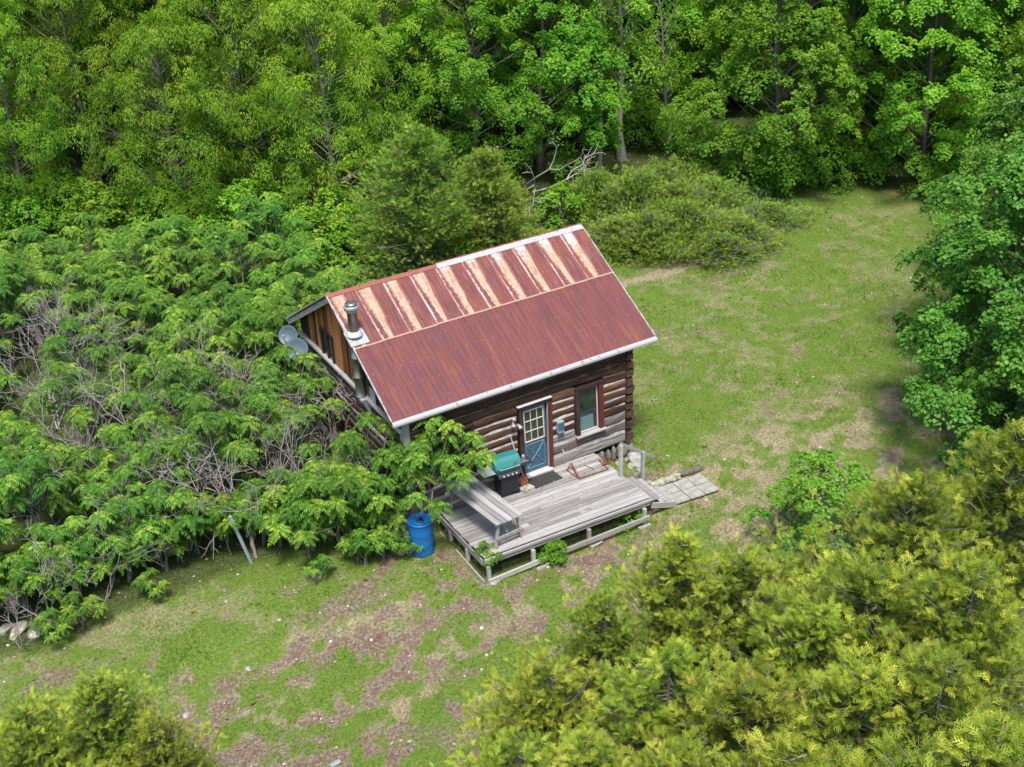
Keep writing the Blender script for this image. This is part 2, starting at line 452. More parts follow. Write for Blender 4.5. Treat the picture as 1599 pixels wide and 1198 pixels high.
def roof_mat(name, upper):
    m, nt, b, out = newmat(name)
    tc = N(nt, 'ShaderNodeTexCoord'); oi = N(nt, 'ShaderNodeObjectInfo')
    uv = N(nt, 'ShaderNodeSeparateXYZ'); nt.links.new(tc.outputs['UV'], uv.inputs[0])
    u, v = uv.outputs[0], uv.outputs[1]
    off = N(nt, 'ShaderNodeCombineXYZ'); nt.links.new(math_(nt, 'MULTIPLY', oi.outputs['Random'], 50.0), off.inputs[0])
    nt.links.new(math_(nt, 'MULTIPLY', oi.outputs['Random'], 23.0), off.inputs[1])
    ad = N(nt, 'ShaderNodeVectorMath', operation='ADD'); nt.links.new(tc.outputs['Object'], ad.inputs[0]); nt.links.new(off.outputs[0], ad.inputs[1])
    P = ad.outputs[0]
    nA = noise(nt, mapping(nt, P, (5, .7, 1)), 1.0, 5, .6, .4)
    nB = noise(nt, P, 9.0, 6, .75)
    nC = noise(nt, mapping(nt, P, (22, 1.6, 1)), 1.0, 4, .6)
    nD = noise(nt, P, 55.0, 3, .7)
    base = ramp(nt, [(.25, (.088, .026, .028)), (.46, (.130, .035, .030)), (.60, (.160, .044, .028)), (.78, (.21, .072, .034))], nA.outputs[0]).outputs[0]
    base = mix(nt, base, (.085, .034, .052), ramp(nt, [(.44, (0, 0, 0)), (.66, (.7, .7, .7))], nC.outputs[0]).outputs[0])
    ur = math_(nt, 'ABSOLUTE', math_(nt, 'SUBTRACT', math_(nt, 'FRACT', math_(nt, 'MULTIPLY', u, 5.0)), .06))
    base = mix(nt, base, (.045, .016, .022), ramp(nt, [(.02, (.75, .75, .75)), (.075, (0, 0, 0))], ur).outputs[0])
    sc_ = math_(nt, 'ADD', math_(nt, 'POWER', math_(nt, 'SUBTRACT', math_(nt, 'FRACT', math_(nt, 'MULTIPLY', u, 2.5)), .5), 2.0), math_(nt, 'MULTIPLY', math_(nt, 'POWER', math_(nt, 'SUBTRACT', math_(nt, 'FRACT', math_(nt, 'MULTIPLY', v, 4.0)), .5), 2.0), 1.2))
    base = mix(nt, base, (.30, .16, .12), ramp(nt, [(.001, (.45, .45, .45)), (.004, (0, 0, 0))], sc_).outputs[0])
    base = mix(nt, base, (.30, .085, .04), ramp(nt, [(.64, (0, 0, 0)), (.74, (.8, .8, .8))], nB.outputs[0]).outputs[0])
    if upper:
        wob = math_(nt, 'MULTIPLY', math_(nt, 'SUBTRACT', nA.outputs[0], .5), .30)
        wob = math_(nt, 'ADD', wob, math_(nt, 'MULTIPLY', math_(nt, 'SUBTRACT', nB.outputs[0], .5), .24))
        uu = math_(nt, 'ADD', u, wob)
        hw = math_(nt, 'ADD', .12, math_(nt, 'MULTIPLY', v, .13))          # the worn strip is wider near the ridge
        d = math_(nt, 'ABSOLUTE', math_(nt, 'SUBTRACT', uu, .34))
        band = math_(nt, 'SUBTRACT', 1.0, math_(nt, 'DIVIDE', d, hw))
        bf = ramp(nt, [(.0, (0, 0, 0)), (.42, (1, 1, 1))], band).outputs[0]
        tan = ramp(nt, [(.3, (.24, .11, .065)), (.48, (.38, .26, .18)), (.66, (.46, .37, .30))], nB.outputs[0]).outputs[0]
        tan = mix(nt, tan, (.30, .16, .09), ramp(nt, [(.5, (0, 0, 0)), (.62, (.7, .7, .7))], nD.outputs[0]).outputs[0])
        sx = N(nt, 'ShaderNodeObjectInfo'); sx2 = N(nt, 'ShaderNodeSeparateXYZ'); nt.links.new(sx.outputs['Location'], sx2.inputs[0])
        vv = math_(nt, 'ADD', v, math_(nt, 'MULTIPLY', math_(nt, 'SUBTRACT', sx2.outputs[0], 5.0), .065))
        wht = ramp(nt, [(.70, (0, 0, 0)), (1.0, (.8, .8, .8))], math_(nt, 'ADD', vv, math_(nt, 'MULTIPLY', math_(nt, 'SUBTRACT', nB.outputs[0], .5), .9))).outputs[0]
        tan = mix(nt, tan, (.50, .50, .52), wht)
        tan = mix(nt, tan, (.20, .075, .045), ramp(nt, [(.50, (0, 0, 0)), (.68, (.75, .75, .75))], nC.outputs[0]).outputs[0])
        base = mix(nt, base, (.33, .14, .08), ramp(nt, [(.5, (0, 0, 0)), (.75, (.6, .6, .6))], nC.outputs[0]).outputs[0])
        base = mix(nt, base, tan, bf)
        ed = ramp(nt, [(.030, (1, 1, 1)), (.075, (0, 0, 0))], uu).outputs[0]
        base = mix(nt, base, (.42, .32, .29), ed)
        lo = ramp(nt, [(.012, (1, 1, 1)), (.035, (0, 0, 0))], v).outputs[0]
        base = mix(nt, base, (.36, .22, .16), lo)
    nt.links.new(base, b.inputs['Base Color'])
    b.inputs['Roughness'].default_value = .62
    b.inputs['Metallic'].default_value = .0
    b.inputs['Specular IOR Level'].default_value = .35
    bump(nt, b, nB.outputs[0], .12, .01)
    return m
M['roof_up'] = roof_mat('roof_sheet_worn', True)
M['roof_lo'] = roof_mat('roof_sheet_maroon', False)
M['ridge_red'] = plain('ridge_rust', (.27, .07, .045), .7, 0, 9, .4, (.15, .05, .04))
M['ridge_white'] = plain('ridge_peeled', (.40, .40, .42), .6, 0, 9, .3, (.27, .15, .11), .1, .46)
M['gutter'] = plain('white_gutter', (.35, .335, .335), .55, 0, 9, .2, (.32, .28, .26), .02, .36)
M['rake'] = plain('grey_rake', (.38, .38, .37), .6, .2, 7, .3, (.18, .15, .13))

# ------------------------------------------------------------------ ground sheet
def blobw(x, y, u, v, rx, ry, ang=0):
    c = atg(u, v); a = math.radians(ang)
    dx = x-c[0]; dy = y-c[1]
    ex = dx*math.cos(a)+dy*math.sin(a); ey = -dx*math.sin(a)+dy*math.cos(a)
    d = np.hypot(ex/rx, ey/ry) + (fbm(x, y, .6, 21, 3)-.5)*1.1
    return 1-sstep(.6, 1.1, d)
def cover(x, y):
    """first = dry tan, second = bare brown earth, third = litter under trees (0 = green turf)"""
    n1 = fbm(x, y, 4.5, 1, 5); n2 = fbm(x, y, .9, 4, 4); n4 = fbm(x, y, .32, 14, 3); n3 = fbm(x, y, 1.5, 8, 5)
    ax = x*.88+y*.47; ay = (-x*.47+y*.88)*2.3          # patches stretched along the slope of the yard
    n5 = fbm(ax, ay, 1.5, 17, 5)
    front = 1-sstep(-2.6, .2, y - 0.10*x)            # ground in front of the deck is poorer
    left = 1-sstep(3.5, 7.5, x)
    fl = front*left
    dry = .07+.42*sstep(.40, .66, .28*n1+.24*n2+.48*n4)
    bare = sstep(.45, .70, .34*n5+.20*n3+.46*n4+.070*fl-.050*(1-fl))*.80
    for (u, v, rx, ry, s) in [(1130, 432, 1.6, .25, .55), (1160, 425, 1.0, .22, .5), (1240, 470, 1.4, .3, .4), (1285, 712, .22, .85, .8), (1022, 690, .5, .4, .6),
                              (1340, 640, 1.0, .5, .2), (1020, 830, 1.0, .3, .5), (860, 895, 1.3, .35, .5), (690, 960, 1.5, .4, .45),
                              (560, 935, 1.5, .45, .55), (380, 1060, .9, .3, .5), (700, 1065, 1.0, .3, .55), (90, 1060, .9, .4, .6), (660, 1150, .9, .4, .45)]:
        bare = np.maximum(bare, s*blobw(x, y, u, v, rx, ry)*(.5+n4))
    for (u, v, rx, ry, s) in [(1040, 425, 2.2, .4, .95), (1330, 610, 2.6, 1.2, .28), (1400, 330, 2.0, 1.0, .4), (1080, 800, 1.5, .5, .4),
                              (300, 960, 1.6, .6, .45), (200, 970, 1.6, .6, .5), (600, 960, 1.5, .3, .7), (1400, 430, 2.4, 1.6, .35), (1440, 660, 1.0, .8, .25)]:
        dry = np.maximum(dry, s*blobw(x, y, u, v, rx, ry)*(.6+.8*n4))
    for (u, v, rx, ry, s) in [(1270, 370, 1.8, .7, 1), (1020, 500, 1.6, .8, .5), (1080, 640, 1.8, .9, .5), (520, 1060, 1.2, .4, .8), (660, 1090, 1.2, .35, .9), (1040, 690, 1.2, .5, .6),
                              (330, 1020, 1.0, .4, .8), (730, 1000, 1.1, .4, .9), (420, 1010, .9, .3, .7), (850, 930, 1.2, .5, .8), (420, 1120, 1.2, .5, .9)]:
        w = s*blobw(x, y, u, v, rx, ry)*.85
        dry = dry*(1-w); bare = bare*(1-w)
    dry = np.clip(np.maximum(dry, sstep(.38, .60, n4*.5+n5*.5)*front*.75), 0, 1)
    # litter under the sumac thicket, the forest and the cabin
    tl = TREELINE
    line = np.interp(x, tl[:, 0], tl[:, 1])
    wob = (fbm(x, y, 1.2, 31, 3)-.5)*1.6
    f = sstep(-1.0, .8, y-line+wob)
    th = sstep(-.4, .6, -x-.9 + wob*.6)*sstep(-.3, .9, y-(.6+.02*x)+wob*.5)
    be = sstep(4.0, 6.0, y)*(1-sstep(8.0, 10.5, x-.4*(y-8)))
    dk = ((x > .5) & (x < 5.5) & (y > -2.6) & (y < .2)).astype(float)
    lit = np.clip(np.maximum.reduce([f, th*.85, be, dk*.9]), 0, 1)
    return dry, np.clip(bare, 0, 1), lit
TREELINE = np.array([[-60, 30], [-8, 27], [4, 22], [8, 17], [13.5, 17.5], [19, 19], [21.5, 19.5], [24, 15.5], [26.5, 13.2], [29, 10.5], [31, 5.5], [33, -10], [36, -60], [400, -400]], float)

def build_ground():
    xs = np.concatenate([-np.geomspace(700, 18, 26), np.arange(-15.5, 34, .14), np.geomspace(36, 900, 28)])
    ys = np.concatenate([-np.geomspace(700, 18, 26), np.arange(-15.5, 30, .14), np.geomspace(32, 1200, 30)])
    X, Y = np.meshgrid(xs, ys)
    Z = gz(X, Y)
    far = np.hypot(X-8, Y-5)
    Z = Z + sstep(60, 400, far)*14*fbm(X, Y, 160, 2, 3)
    dry, bare, lit = cover(X, Y)
    Z = Z - .02*bare + .02*fbm(X, Y, .35, 40, 2)
    ny, nx = X.shape
    V = np.stack([X, Y, Z], -1).reshape(-1, 3)
    i = np.arange(ny-1)[:, None]; j = np.arange(nx-1)[None]
    Q = np.stack([i*nx+j, i*nx+j+1, (i+1)*nx+j+1, (i+1)*nx+j], -1).reshape(-1, 4)
    a = Acc(); a.add(V, Q)
    m = a.mesh('ground', True)
    ca = m.color_attributes.new('cover', 'FLOAT_COLOR', 'POINT')
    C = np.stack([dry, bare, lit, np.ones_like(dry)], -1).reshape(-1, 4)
    ca.data.foreach_set('color', C.ravel().astype(np.float32))
    mt, nt, b, out = newmat('ground_soil_and_turf')
    tc = N(nt, 'ShaderNodeTexCoord'); P = tc.outputs['Object']
    cv = N(nt, 'ShaderNodeAttribute', attribute_name='cover')
    sp = N(nt, 'ShaderNodeSeparateColor'); nt.links.new(cv.outputs['Color'], sp.inputs[0])
    nf = noise(nt, P, 14, 6, .7); nm = noise(nt, P, 3.5, 5, .65, .5); nx_ = noise(nt, P, 30, 5, .8)
    g = ramp(nt, [(.3, (.052, .085, .015)), (.5, (.098, .155, .024)), (.7, (.18, .22, .05))], nf.outputs[0]).outputs[0]
    g = mix(nt, g, (.095, .165, .02), ramp(nt, [(.5, (0, 0, 0)), (.7, (.7, .7, .7))], nm.outputs[0]).outputs[0])
    t = ramp(nt, [(.3, (.13, .105, .06)), (.5, (.25, .205, .125)), (.72, (.40, .35, .26))], nf.outputs[0]).outputs[0]
    br = ramp(nt, [(.3, (.070, .048, .034)), (.46, (.14, .103, .076)), (.58, (.22, .175, .135)), (.70, (.35, .31, .27))], nf.outputs[0]).outputs[0]
    br = mix(nt, br, (.13, .070, .052), ramp(nt, [(.38, (.7, .7, .7)), (.50, (0, 0, 0))], nm.outputs[0]).outputs[0])
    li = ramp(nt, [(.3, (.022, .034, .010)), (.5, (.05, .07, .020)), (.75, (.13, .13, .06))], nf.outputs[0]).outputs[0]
    def soft(s, amt=.9):
        k = math_(nt, 'ADD', s, math_(nt, 'MULTIPLY', math_(nt, 'SUBTRACT', nx_.outputs[0], .5), amt))
        return ramp(nt, [(.25, (0, 0, 0)), (.72, (1, 1, 1))], k).outputs[0]
    c = mix(nt, g, t, soft(sp.outputs[0], 1.5))
    c = mix(nt, c, br, soft(sp.outputs[1], 1.2))
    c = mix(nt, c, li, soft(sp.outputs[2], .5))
    nt.links.new(c, b.inputs['Base Color'])
    b.inputs['Roughness'].default_value = .95
    b.inputs['Specular IOR Level'].default_value = .1
    bump(nt, b, nf.outputs[0], .8, .06)
    m.materials.append(mt)
    o = bpy.data.objects.new('ground', m); link(o); o['kind'] = 'structure'
build_ground()

# ------------------------------------------------------------------ cabin
L_, D_ = 6.68, 6.72
def SH(x): return .026*(x-3.3)
def S(P):
    P = np.array(P, float); P[..., 2] += SH(P[..., 0]); return P
cabin = thing('log_cabin', 'small hewn log cabin with a rusty red metal roof in the clearing', 'cabin', (0, 0, 0))

def log_mesh(p0, p1, h, depth, seed, out):
    """hewn log from p0 to p1 (bottom edge line of the outer face); out = outward normal"""
    r = np.random.default_rng(seed)
    p0 = np.array(p0, float); p1 = np.array(p1, float); L = np.linalg.norm(p1-p0)
    n = max(3, int(L/.28)+1)
    ax = (p1-p0)/L; out = np.array(out, float); up = np.array([0, 0, 1.0])
    prof = np.array([[-depth, .02], [-.035, .0], [-.006, .03], [.004, h*.30], [.006, h*.62], [-.004, h-.035], [-.035, h], [-depth, h-.01]])
    V = []
    ph = r.random()*9
    for i in range(n):
        t = i/(n-1)
        w = .014*math.sin(ph+t*L*1.7)+r.normal(0, .010)
        hh = 1+.055*math.sin(ph*2+t*L*1.1)+r.normal(0, .015)
        for (a, b) in prof:
            q = p0+ax*L*t + out*(a + (w if a > -.1 else 0) + (r.normal(0, .004) if a > -.1 else 0)) + up*(b*hh + .012*math.sin(ph+t*L*.9))
            V.append(q)
    k = len(prof)
    Fq = [[i*k+j, i*k+(j+1) % k, (i+1)*k+(j+1) % k, (i+1)*k+j] for i in range(n-1) for j in range(k)]
    a = Acc(); a.add(S(np.array(V)), Fq)
    e0 = [list(range(k))[::-1]]; e1 = [[(n-1)*k+j for j in range(k)]]
    A = np.array(V)
    a.add(S(A[:k]), e0); a.add(S(A[-k:]), [list(range(k))])
    m = a.mesh('log', False)
    import bmesh
    bm = bmesh.new(); bm.from_mesh(m); bmesh.ops.recalc_face_normals(bm, faces=bm.faces); bm.to_mesh(m); bm.free()
    return m
courses = [(.44, .30), (.80, .27), (1.12, .235), (1.395, .215), (1.65, .205), (1.895, .205), (2.14, .205), (2.385, .22), (2.63, .25), (2.89, .25), (3.145, .24)]
openings = [(3.13, 4.13, .3, 2.64), (4.86, 5.75, 1.09, 2.62), (.92, 1.88, 1.25, 2.6)]
def spans(z0, z1, lo, hi):
    cuts = sorted([(a, b) for (a, b, c, d) in openings if z0 < d-.09 and z1 > c+.03])
    s = []; x = lo
    for a, b in cuts:
        if a > x: s.append((x, a))
        x = max(x, b)
    if x < hi: s.append((x, hi))
    return s
sd = 100
for ci, (z, h) in enumerate(courses):
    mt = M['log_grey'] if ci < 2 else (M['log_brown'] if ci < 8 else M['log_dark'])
    nxt = courses[ci+1][0] if ci+1 < len(courses) else z+h
    for (a, b) in spans(z, z+h, .02, 6.47):
        sd += 1
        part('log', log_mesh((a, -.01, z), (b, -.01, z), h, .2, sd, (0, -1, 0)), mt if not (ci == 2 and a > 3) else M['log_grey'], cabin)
        if nxt-z-h > .01 or ci >= 8:
            g = max(.02, nxt-z-h)
            # chinking strip: wavy slab slightly recessed
            n = max(3, int((b-a)/.18)); r = np.random.default_rng(sd+900)
            X = np.linspace(a+.01, b-.01, n)
            lo = z+h-.010+r.normal(0, .010, n); hi = nxt+.010+r.normal(0, .012, n)+(.02 if ci < 3 else 0)
            yf = -.004+r.normal(0, .002, n)
            V = []
            for i in range(n):
                V += [[X[i], .08, lo[i]], [X[i], yf[i]-.004, lo[i]], [X[i], yf[i]+.006, hi[i]], [X[i], .08, hi[i]]]
            Q = [[i*4+j, (i+1)*4+j, (i+1)*4+(j+1) % 4, i*4+(j+1) % 4] for i in range(n-1) for j in range(4)]
            ac = Acc(); ac.add(S(V), Q); ac.add(S(V[:4]), [[0, 1, 2, 3]]); ac.add(S(V[-4:]), [[3, 2, 1, 0]])
            part('chinking', ac.mesh('chinking'), M['chink'] if ci < 7 else M['chink_dark'], cabin)  # upper chinking is darker: dark stain plus eave shade put into its colour
# right side wall, left side wall, back wall logs; ends of the right wall logs show at the front corner
for ci, (z, h) in enumerate(courses):
    z2 = z+.10 if ci < len(courses)-1 else z+.05
    part('log', log_mesh((6.69, -.035+.02*math.sin(ci*2.3), z2-.06), (6.69, D_, z2-.06), h+.015, .215, 400+ci, (1, 0, 0)), M['log_side'] if ci > 1 else M['log_side'], cabin)
    mt = M['log_side']
    if ci < 10:
        part('log', log_mesh((0.0, D_, z), (0.0, .22, z), h+.01, .2, 500+ci, (-1, 0, 0)), mt, cabin)
        if 3 <= ci < 10:
            ac = Acc(); nxt = courses[ci+1][0]
            V = [[-.012, .22, z+h-.02], [-.012, D_, z+h-.02], [-.006, D_, nxt+.02], [-.006, .22, nxt+.02], [.06, .22, z+h-.02], [.06, D_, z+h-.02], [.06, D_, nxt+.02], [.06, .22, nxt+.02]]
            ac.add(S(V), [[0, 1, 2, 3], [7, 6, 5, 4], [3, 2, 6, 7], [0, 4, 5, 1]])
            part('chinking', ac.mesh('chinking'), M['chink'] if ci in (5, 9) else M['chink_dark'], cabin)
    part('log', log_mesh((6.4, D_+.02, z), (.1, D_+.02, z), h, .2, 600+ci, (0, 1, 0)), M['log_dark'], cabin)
# reddish ends at the right front corner
for ci, (z, h) in enumerate(courses):
    m = box_mesh(.19+.03*math.sin(ci*3.1), .05, h-.05+.03*math.sin(ci*5.3), .012, .020, ci, 'log_end')
    part('log_end', m, M['log_end'], cabin, tuple(S([6.575+.012*math.sin(ci*1.9), -.055, z+h/2+.02])))
# foundation stones
rf = random.Random(3)
def rock_mesh(sx, sy, sz, seed, n=2):
    import bmesh
    bm = bmesh.new(); bmesh.ops.create_icosphere(bm, subdivisions=n, radius=1)
    r = random.Random(seed)
    d = [(Vector((r.uniform(-1, 1), r.uniform(-1, 1), r.uniform(-1, 1))).normalized(), r.uniform(.55, .9)) for _ in range(9)]
    for v in bm.verts:
        for (k, c) in d:
            t = v.co.dot(k)
            if t > c: v.co -= k*(t-c)
        v.co = Vector((v.co.x*sx, v.co.y*sy, v.co.z*sz))*(1+r.uniform(-.04, .04))
    m = bpy.data.meshes.new('rock'); bm.to_mesh(m); bm.free(); return m
rocks = [rock_mesh(1, .8, .6, s) for s in range(6)]
for m in rocks: m.materials.append(M['darkstone'])
x = .15
while x < 6.7:
    w = rf.uniform(.13, .24)
    o = part('foundation_stone', rocks[rf.randrange(6)], None, cabin, (x+w/2, .04+rf.uniform(-.03, .03), .17+SH(x)), (rf.uniform(-.2, .2), 0, rf.uniform(0, 3)))
    o.scale = (w*.62, .14, rf.uniform(.3, .42)); x += w
for y in np.arange(.3, 6.7, .45):
    for xx in (.03, 6.6):
        o = part('foundation_stone', rocks[rf.randrange(6)], None, cabin, (xx, y, .17), (0, 0, rf.uniform(0, 3))); o.scale = (.26, .26, .38)
# corner board at the left
part('corner_board', box_mesh(.17, .24, 2.75, .01), M['greywood_z'], cabin, (.06, .08, 1.88-.085))

# roof ---------------------------------------------------
EY, EZ, RY, RZ = -.20, 3.47, 3.36, 5.46
SL = math.hypot(RY-EY, RZ-EZ); TH = math.atan2(RZ-EZ, RY-EY)
XL, XR = -.35, 7.26
NS = 10; SW = (XR-XL)/NS
def sheet_mesh(name, L, w, mat, seg=4):
    xs = []; zs = []
    ribs = 5
    for k in range(ribs):
        c = w*(k+.0)/ribs
        big = .014 if k == 0 else .005
        for dx, z in ((0.0, big), (.012, big), (.022, 0), (w/ribs-.012, 0)):
            xs.append(c+dx); zs.append(z)
    xs.append(w+.012); zs.append(.016); xs.append(w+.020); zs.append(.004)
    n = len(xs); V = []
    for i in range(seg+1):
        for a, z in zip(xs, zs): V.append([a, L*i/seg, z + .003*math.sin(i*2.1+a*9)])
    Q = [[i*n+j, i*n+j+1, (i+1)*n+j+1, (i+1)*n+j] for i in range(seg) for j in range(n-1)]
    a = Acc(); a.add(V, Q); m = a.mesh(name)
    uvl = m.uv_layers.new(name='UVMap')
    co = np.array(V); lv = np.zeros(len(m.loops), np.int32); m.loops.foreach_get('vertex_index', lv)
    uv = np.stack([co[lv, 0]/w, co[lv, 1]/L], -1)
    uvl.data.foreach_set('uv', uv.ravel().astype(np.float32))
    m.materials.append(mat)
    return m
su, slo = 1.80, SL-1.80+.05
mu = sheet_mesh('sheet_upper', su, SW, M['roof_up']); ml = sheet_mesh('sheet_lower', slo, SW, M['roof_lo'])
def slope_pt(x, s, off=0.0):      # s metres up the front slope
    return (x, EY+s*math.cos(TH)-off*math.sin(TH), EZ+s*math.sin(TH)+off*math.cos(TH)+SH(x))
for k in range(NS):
    x = XL+k*SW
    j = rf.uniform(-.012, .012)
    part('roof_sheet', ml, None, cabin, slope_pt(x, 0+j), (TH, -.026, 0))
    part('roof_sheet', mu, None, cabin, slope_pt(x, SL-su+j, .016), (TH-.006, -.026, 0))
    p = part('roof_sheet', sheet_mesh('sheet_back', SL, SW, M['roof_lo'], 3) if k == 0 else back_m, None, cabin, (x+SW, 2*RY-EY, EZ+SH(x+SW)), (TH, .026, math.pi))
    back_m = p.data
# roof deck slab beneath the sheets
def slab(pts, t, name, mat):
    P = np.array(pts, float); Q = P.copy(); Q[:, 2] -= t
    a = Acc(); a.add(np.concatenate([P, Q]), [[0, 1, 2, 3], [7, 6, 5, 4], [0, 4, 5, 1], [1, 5, 6, 2], [2, 6, 7, 3], [3, 7, 4, 0]])
    m = a.mesh(name); m.materials.append(mat); return m
e = .03
part('roof_deck', slab(S([[XL+.02, EY+.02, EZ-e], [XR-.02, EY+.02, EZ-e], [XR-.02, RY-.02, RZ-e], [XL+.02, RY-.02, RZ-e]]), .05, 'roof_deck', M['log_dark']), None, cabin)
part('roof_deck', slab(S([[XL+.02, RY+.02, RZ-e], [XR-.02, RY+.02, RZ-e], [XR-.02, 2*RY-EY-.02, EZ-e], [XL+.02, 2*RY-EY-.02, EZ-e]]), .05, 'roof_deck', M['log_dark']), None, cabin)
# rafters ends and rake boards
for (xx) in (XL+.03, XR-.03):
    for sgn in (0, 1):
        y0, y1 = (EY, RY) if sgn == 0 else (2*RY-EY, RY)
        beam('rake_board', cabin, M['frame_dark'] if sgn == 0 else M['rake'], S([xx, y0, EZ-.12]), S([xx, y1, RZ-.12]), .03, .14)
        beam('rake_trim', cabin, M['rake'], S([xx-.045*(1 if xx < 3 else -1), y0, EZ+.012]), S([xx-.045*(1 if xx < 3 else -1), y1, RZ+.012]), .035, .05, label='weathered grey metal trim along the roof edge')
# ridge caps
xs = [XL-.02, .55, 1.6, 2.75, 3.5, 3.95, 4.45, 5.1, 5.75, 6.5, XR+.02]
for i in range(len(xs)-1):
    a, b = xs[i], xs[i+1]
    wh = i >= 3
    V = []
    w = .13 if wh else .10
    for xx in (a, b-.006):
        V += [[xx, RY-w*math.cos(TH), RZ+.030-w*math.sin(TH)], [xx, RY, RZ+.052+.004*(i % 2)], [xx, RY+w*math.cos(TH), RZ+.03-w*math.sin(TH)],
              [xx, RY+w*math.cos(TH), RZ+.018-w*math.sin(TH)], [xx, RY, RZ+.035], [xx, RY-w*math.cos(TH), RZ+.018-w*math.sin(TH)]]
    ac = Acc(); ac.add(S(V), [[j, (j+1) % 6, 6+(j+1) % 6, 6+j] for j in range(6)]); ac.add(S(V[:6]), [list(range(6))]); ac.add(S(V[6:]), [list(range(6))[::-1]])
    part('ridge_cap', ac.mesh('ridge_cap'), M['ridge_white'] if wh else M['ridge_red'], cabin, label='pale peeled ridge cap' if wh else 'rust red ridge cap')
    if wh:
        beam('ridge_cap', cabin, M['ridge_red'], S([a, RY+.06, RZ+.035]), S([b-.01, RY+.06, RZ+.035]), .05, .03)
# eave: white gutter in lengths, with joints
gx = [XL-.02, 1.35, 2.85, 4.02, 4.95, 6.05, XR+.03]
for i in range(6):
    a, b = gx[i], gx[i+1]
    V = []
    prof = [(EY+.02, EZ-.005), (EY-.015, EZ+.004), (EY-.10, EZ-.020), (EY-.115, EZ-.055), (EY-.11, EZ-.10), (EY-.02, EZ-.11), (EY+.0, EZ-.03)]
    for xx in (a, b-.012):
        V += [[xx, p, q] for p, q in prof]
    k = len(prof)
    ac = Acc(); ac.add(S(V), [[j, (j+1) % k, k+(j+1) % k, k+j] for j in range(k)]); ac.add(S(V[:k]), [list(range(k))]); ac.add(S(V[k:]), [list(range(k))[::-1]])
    part('gutter', ac.mesh('gutter'), M['gutter'], cabin)
    if i: bx('gutter_joint', cabin, M['rake'], tuple(S([a-.006, EY-.055, EZ-.048])), (.03, .135, .105))
for xx in (4.35, 4.42, 4.55, 4.98, 5.2, 5.45, 6.3, 2.2):
    bx('rust_spot', cabin, M['rust'], tuple(S([xx, EY-.062+rf.uniform(-.02, .02), EZ-.006])), (.035, .025, .016), bev=.004)
bx('soffit', cabin, M['frame_dark'], tuple([3.3, -.10, EZ-.13]), (7.4, .16, .04), rot=(0, -.026, 0))
# wall plate log
beam('plate_log', cabin, M['log_dark'], S([-.02, -.03, 3.42]), S([6.68, -.03, 3.42]), .16, .12, .02)

# gable boards on the left end
def roofz(y): return EZ+(RZ-EZ)*(1-abs(y-RY)/(RY-EY))
bw = .192; k = 0
y = .02
win = (4.25, 5.02, 2.98, 3.86)
while y < 6.65:
    w = bw*rf.uniform(.85, 1.12); y1 = min(y+w, 6.70)
    zt0, zt1 = roofz(y)-.10, roofz(y1)-.10
    z0 = 3.10+rf.uniform(-.04, .02)
    segs = [(z0, None)]
    if y1 > win[0] and y < win[1]:
        segs = [(win[3], None)] if z0 > win[2]-.15 else [(z0, win[2]), (win[3], None)]
    for (a, b) in segs:
        t0 = zt0 if b is None else b; t1 = zt1 if b is None else b
        if min(t0, t1) <= a+.03: continue
        o_ = rf.uniform(.0, .014)
        V = [[-.03-o_, y+.004, a], [-.03-o_, y1-.004, a], [-.03-o_, y1-.004, t1], [-.03-o_, y+.004, t0], [.0, y+.004, a], [.0, y1-.004, a], [.0, y1-.004, t1], [.0, y+.004, t0]]
        ac = Acc(); ac.add(S(V), [[3, 2, 1, 0], [4, 5, 6, 7], [0, 1, 5, 4], [1, 2, 6, 5], [2, 3, 7, 6], [3, 0, 4, 7]])
        part('board', ac.mesh('board'), M['gable'] if 2.6 < y < 6.0 else M['gable_dark'], cabin)
    y = y1
ac = Acc()
V = [[.02, .02, 3.0], [.02, 6.7, 3.0], [.02, 6.7, roofz(6.7)-.1], [.02, RY, RZ-.1], [.02, .02, roofz(.02)-.1]]
ac.add(S(V), [[0, 1, 2, 3, 4]])
V = [[6.66, .02, 3.0], [6.66, 6.7, 3.0], [6.66, 6.7, roofz(6.7)-.1], [6.66, RY, RZ-.1], [6.66, .02, roofz(.02)-.1]]
ac.add(S(V), [[4, 3, 2, 1, 0]])
part('gable_backing', ac.mesh('gable_backing'), M['log_dark'], cabin)
gw = part('gable_window', box_mesh(.03, win[1]-win[0]-.1, win[3]-win[2]-.1, .004), M['glass'], cabin, tuple(S([-.005, (win[0]+win[1])/2, (win[2]+win[3])/2])))
hy = (win[1]-win[0])/2; hz = (win[3]-win[2])/2
for (dy, dz, sy, sz) in ((0, hz, hy*2+.1, .09), (0, -hz, hy*2+.14, .10), (hy, 0, .08, hz*2), (-hy, 0, .08, hz*2), (0, 0, .035, hz*2-.1)):
    bx('frame', gw, M['greywood_z'] if dz < 0 else M['frame_dark'], (-.035, dy, dz), (.06, sy, sz))
# horizontal ledge beam below the gable boards
beam('ledge_beam', cabin, M['greywood'], S([-.06, .0, 3.02]), S([-.06, 6.75, 3.02]), .12, .10, .015)

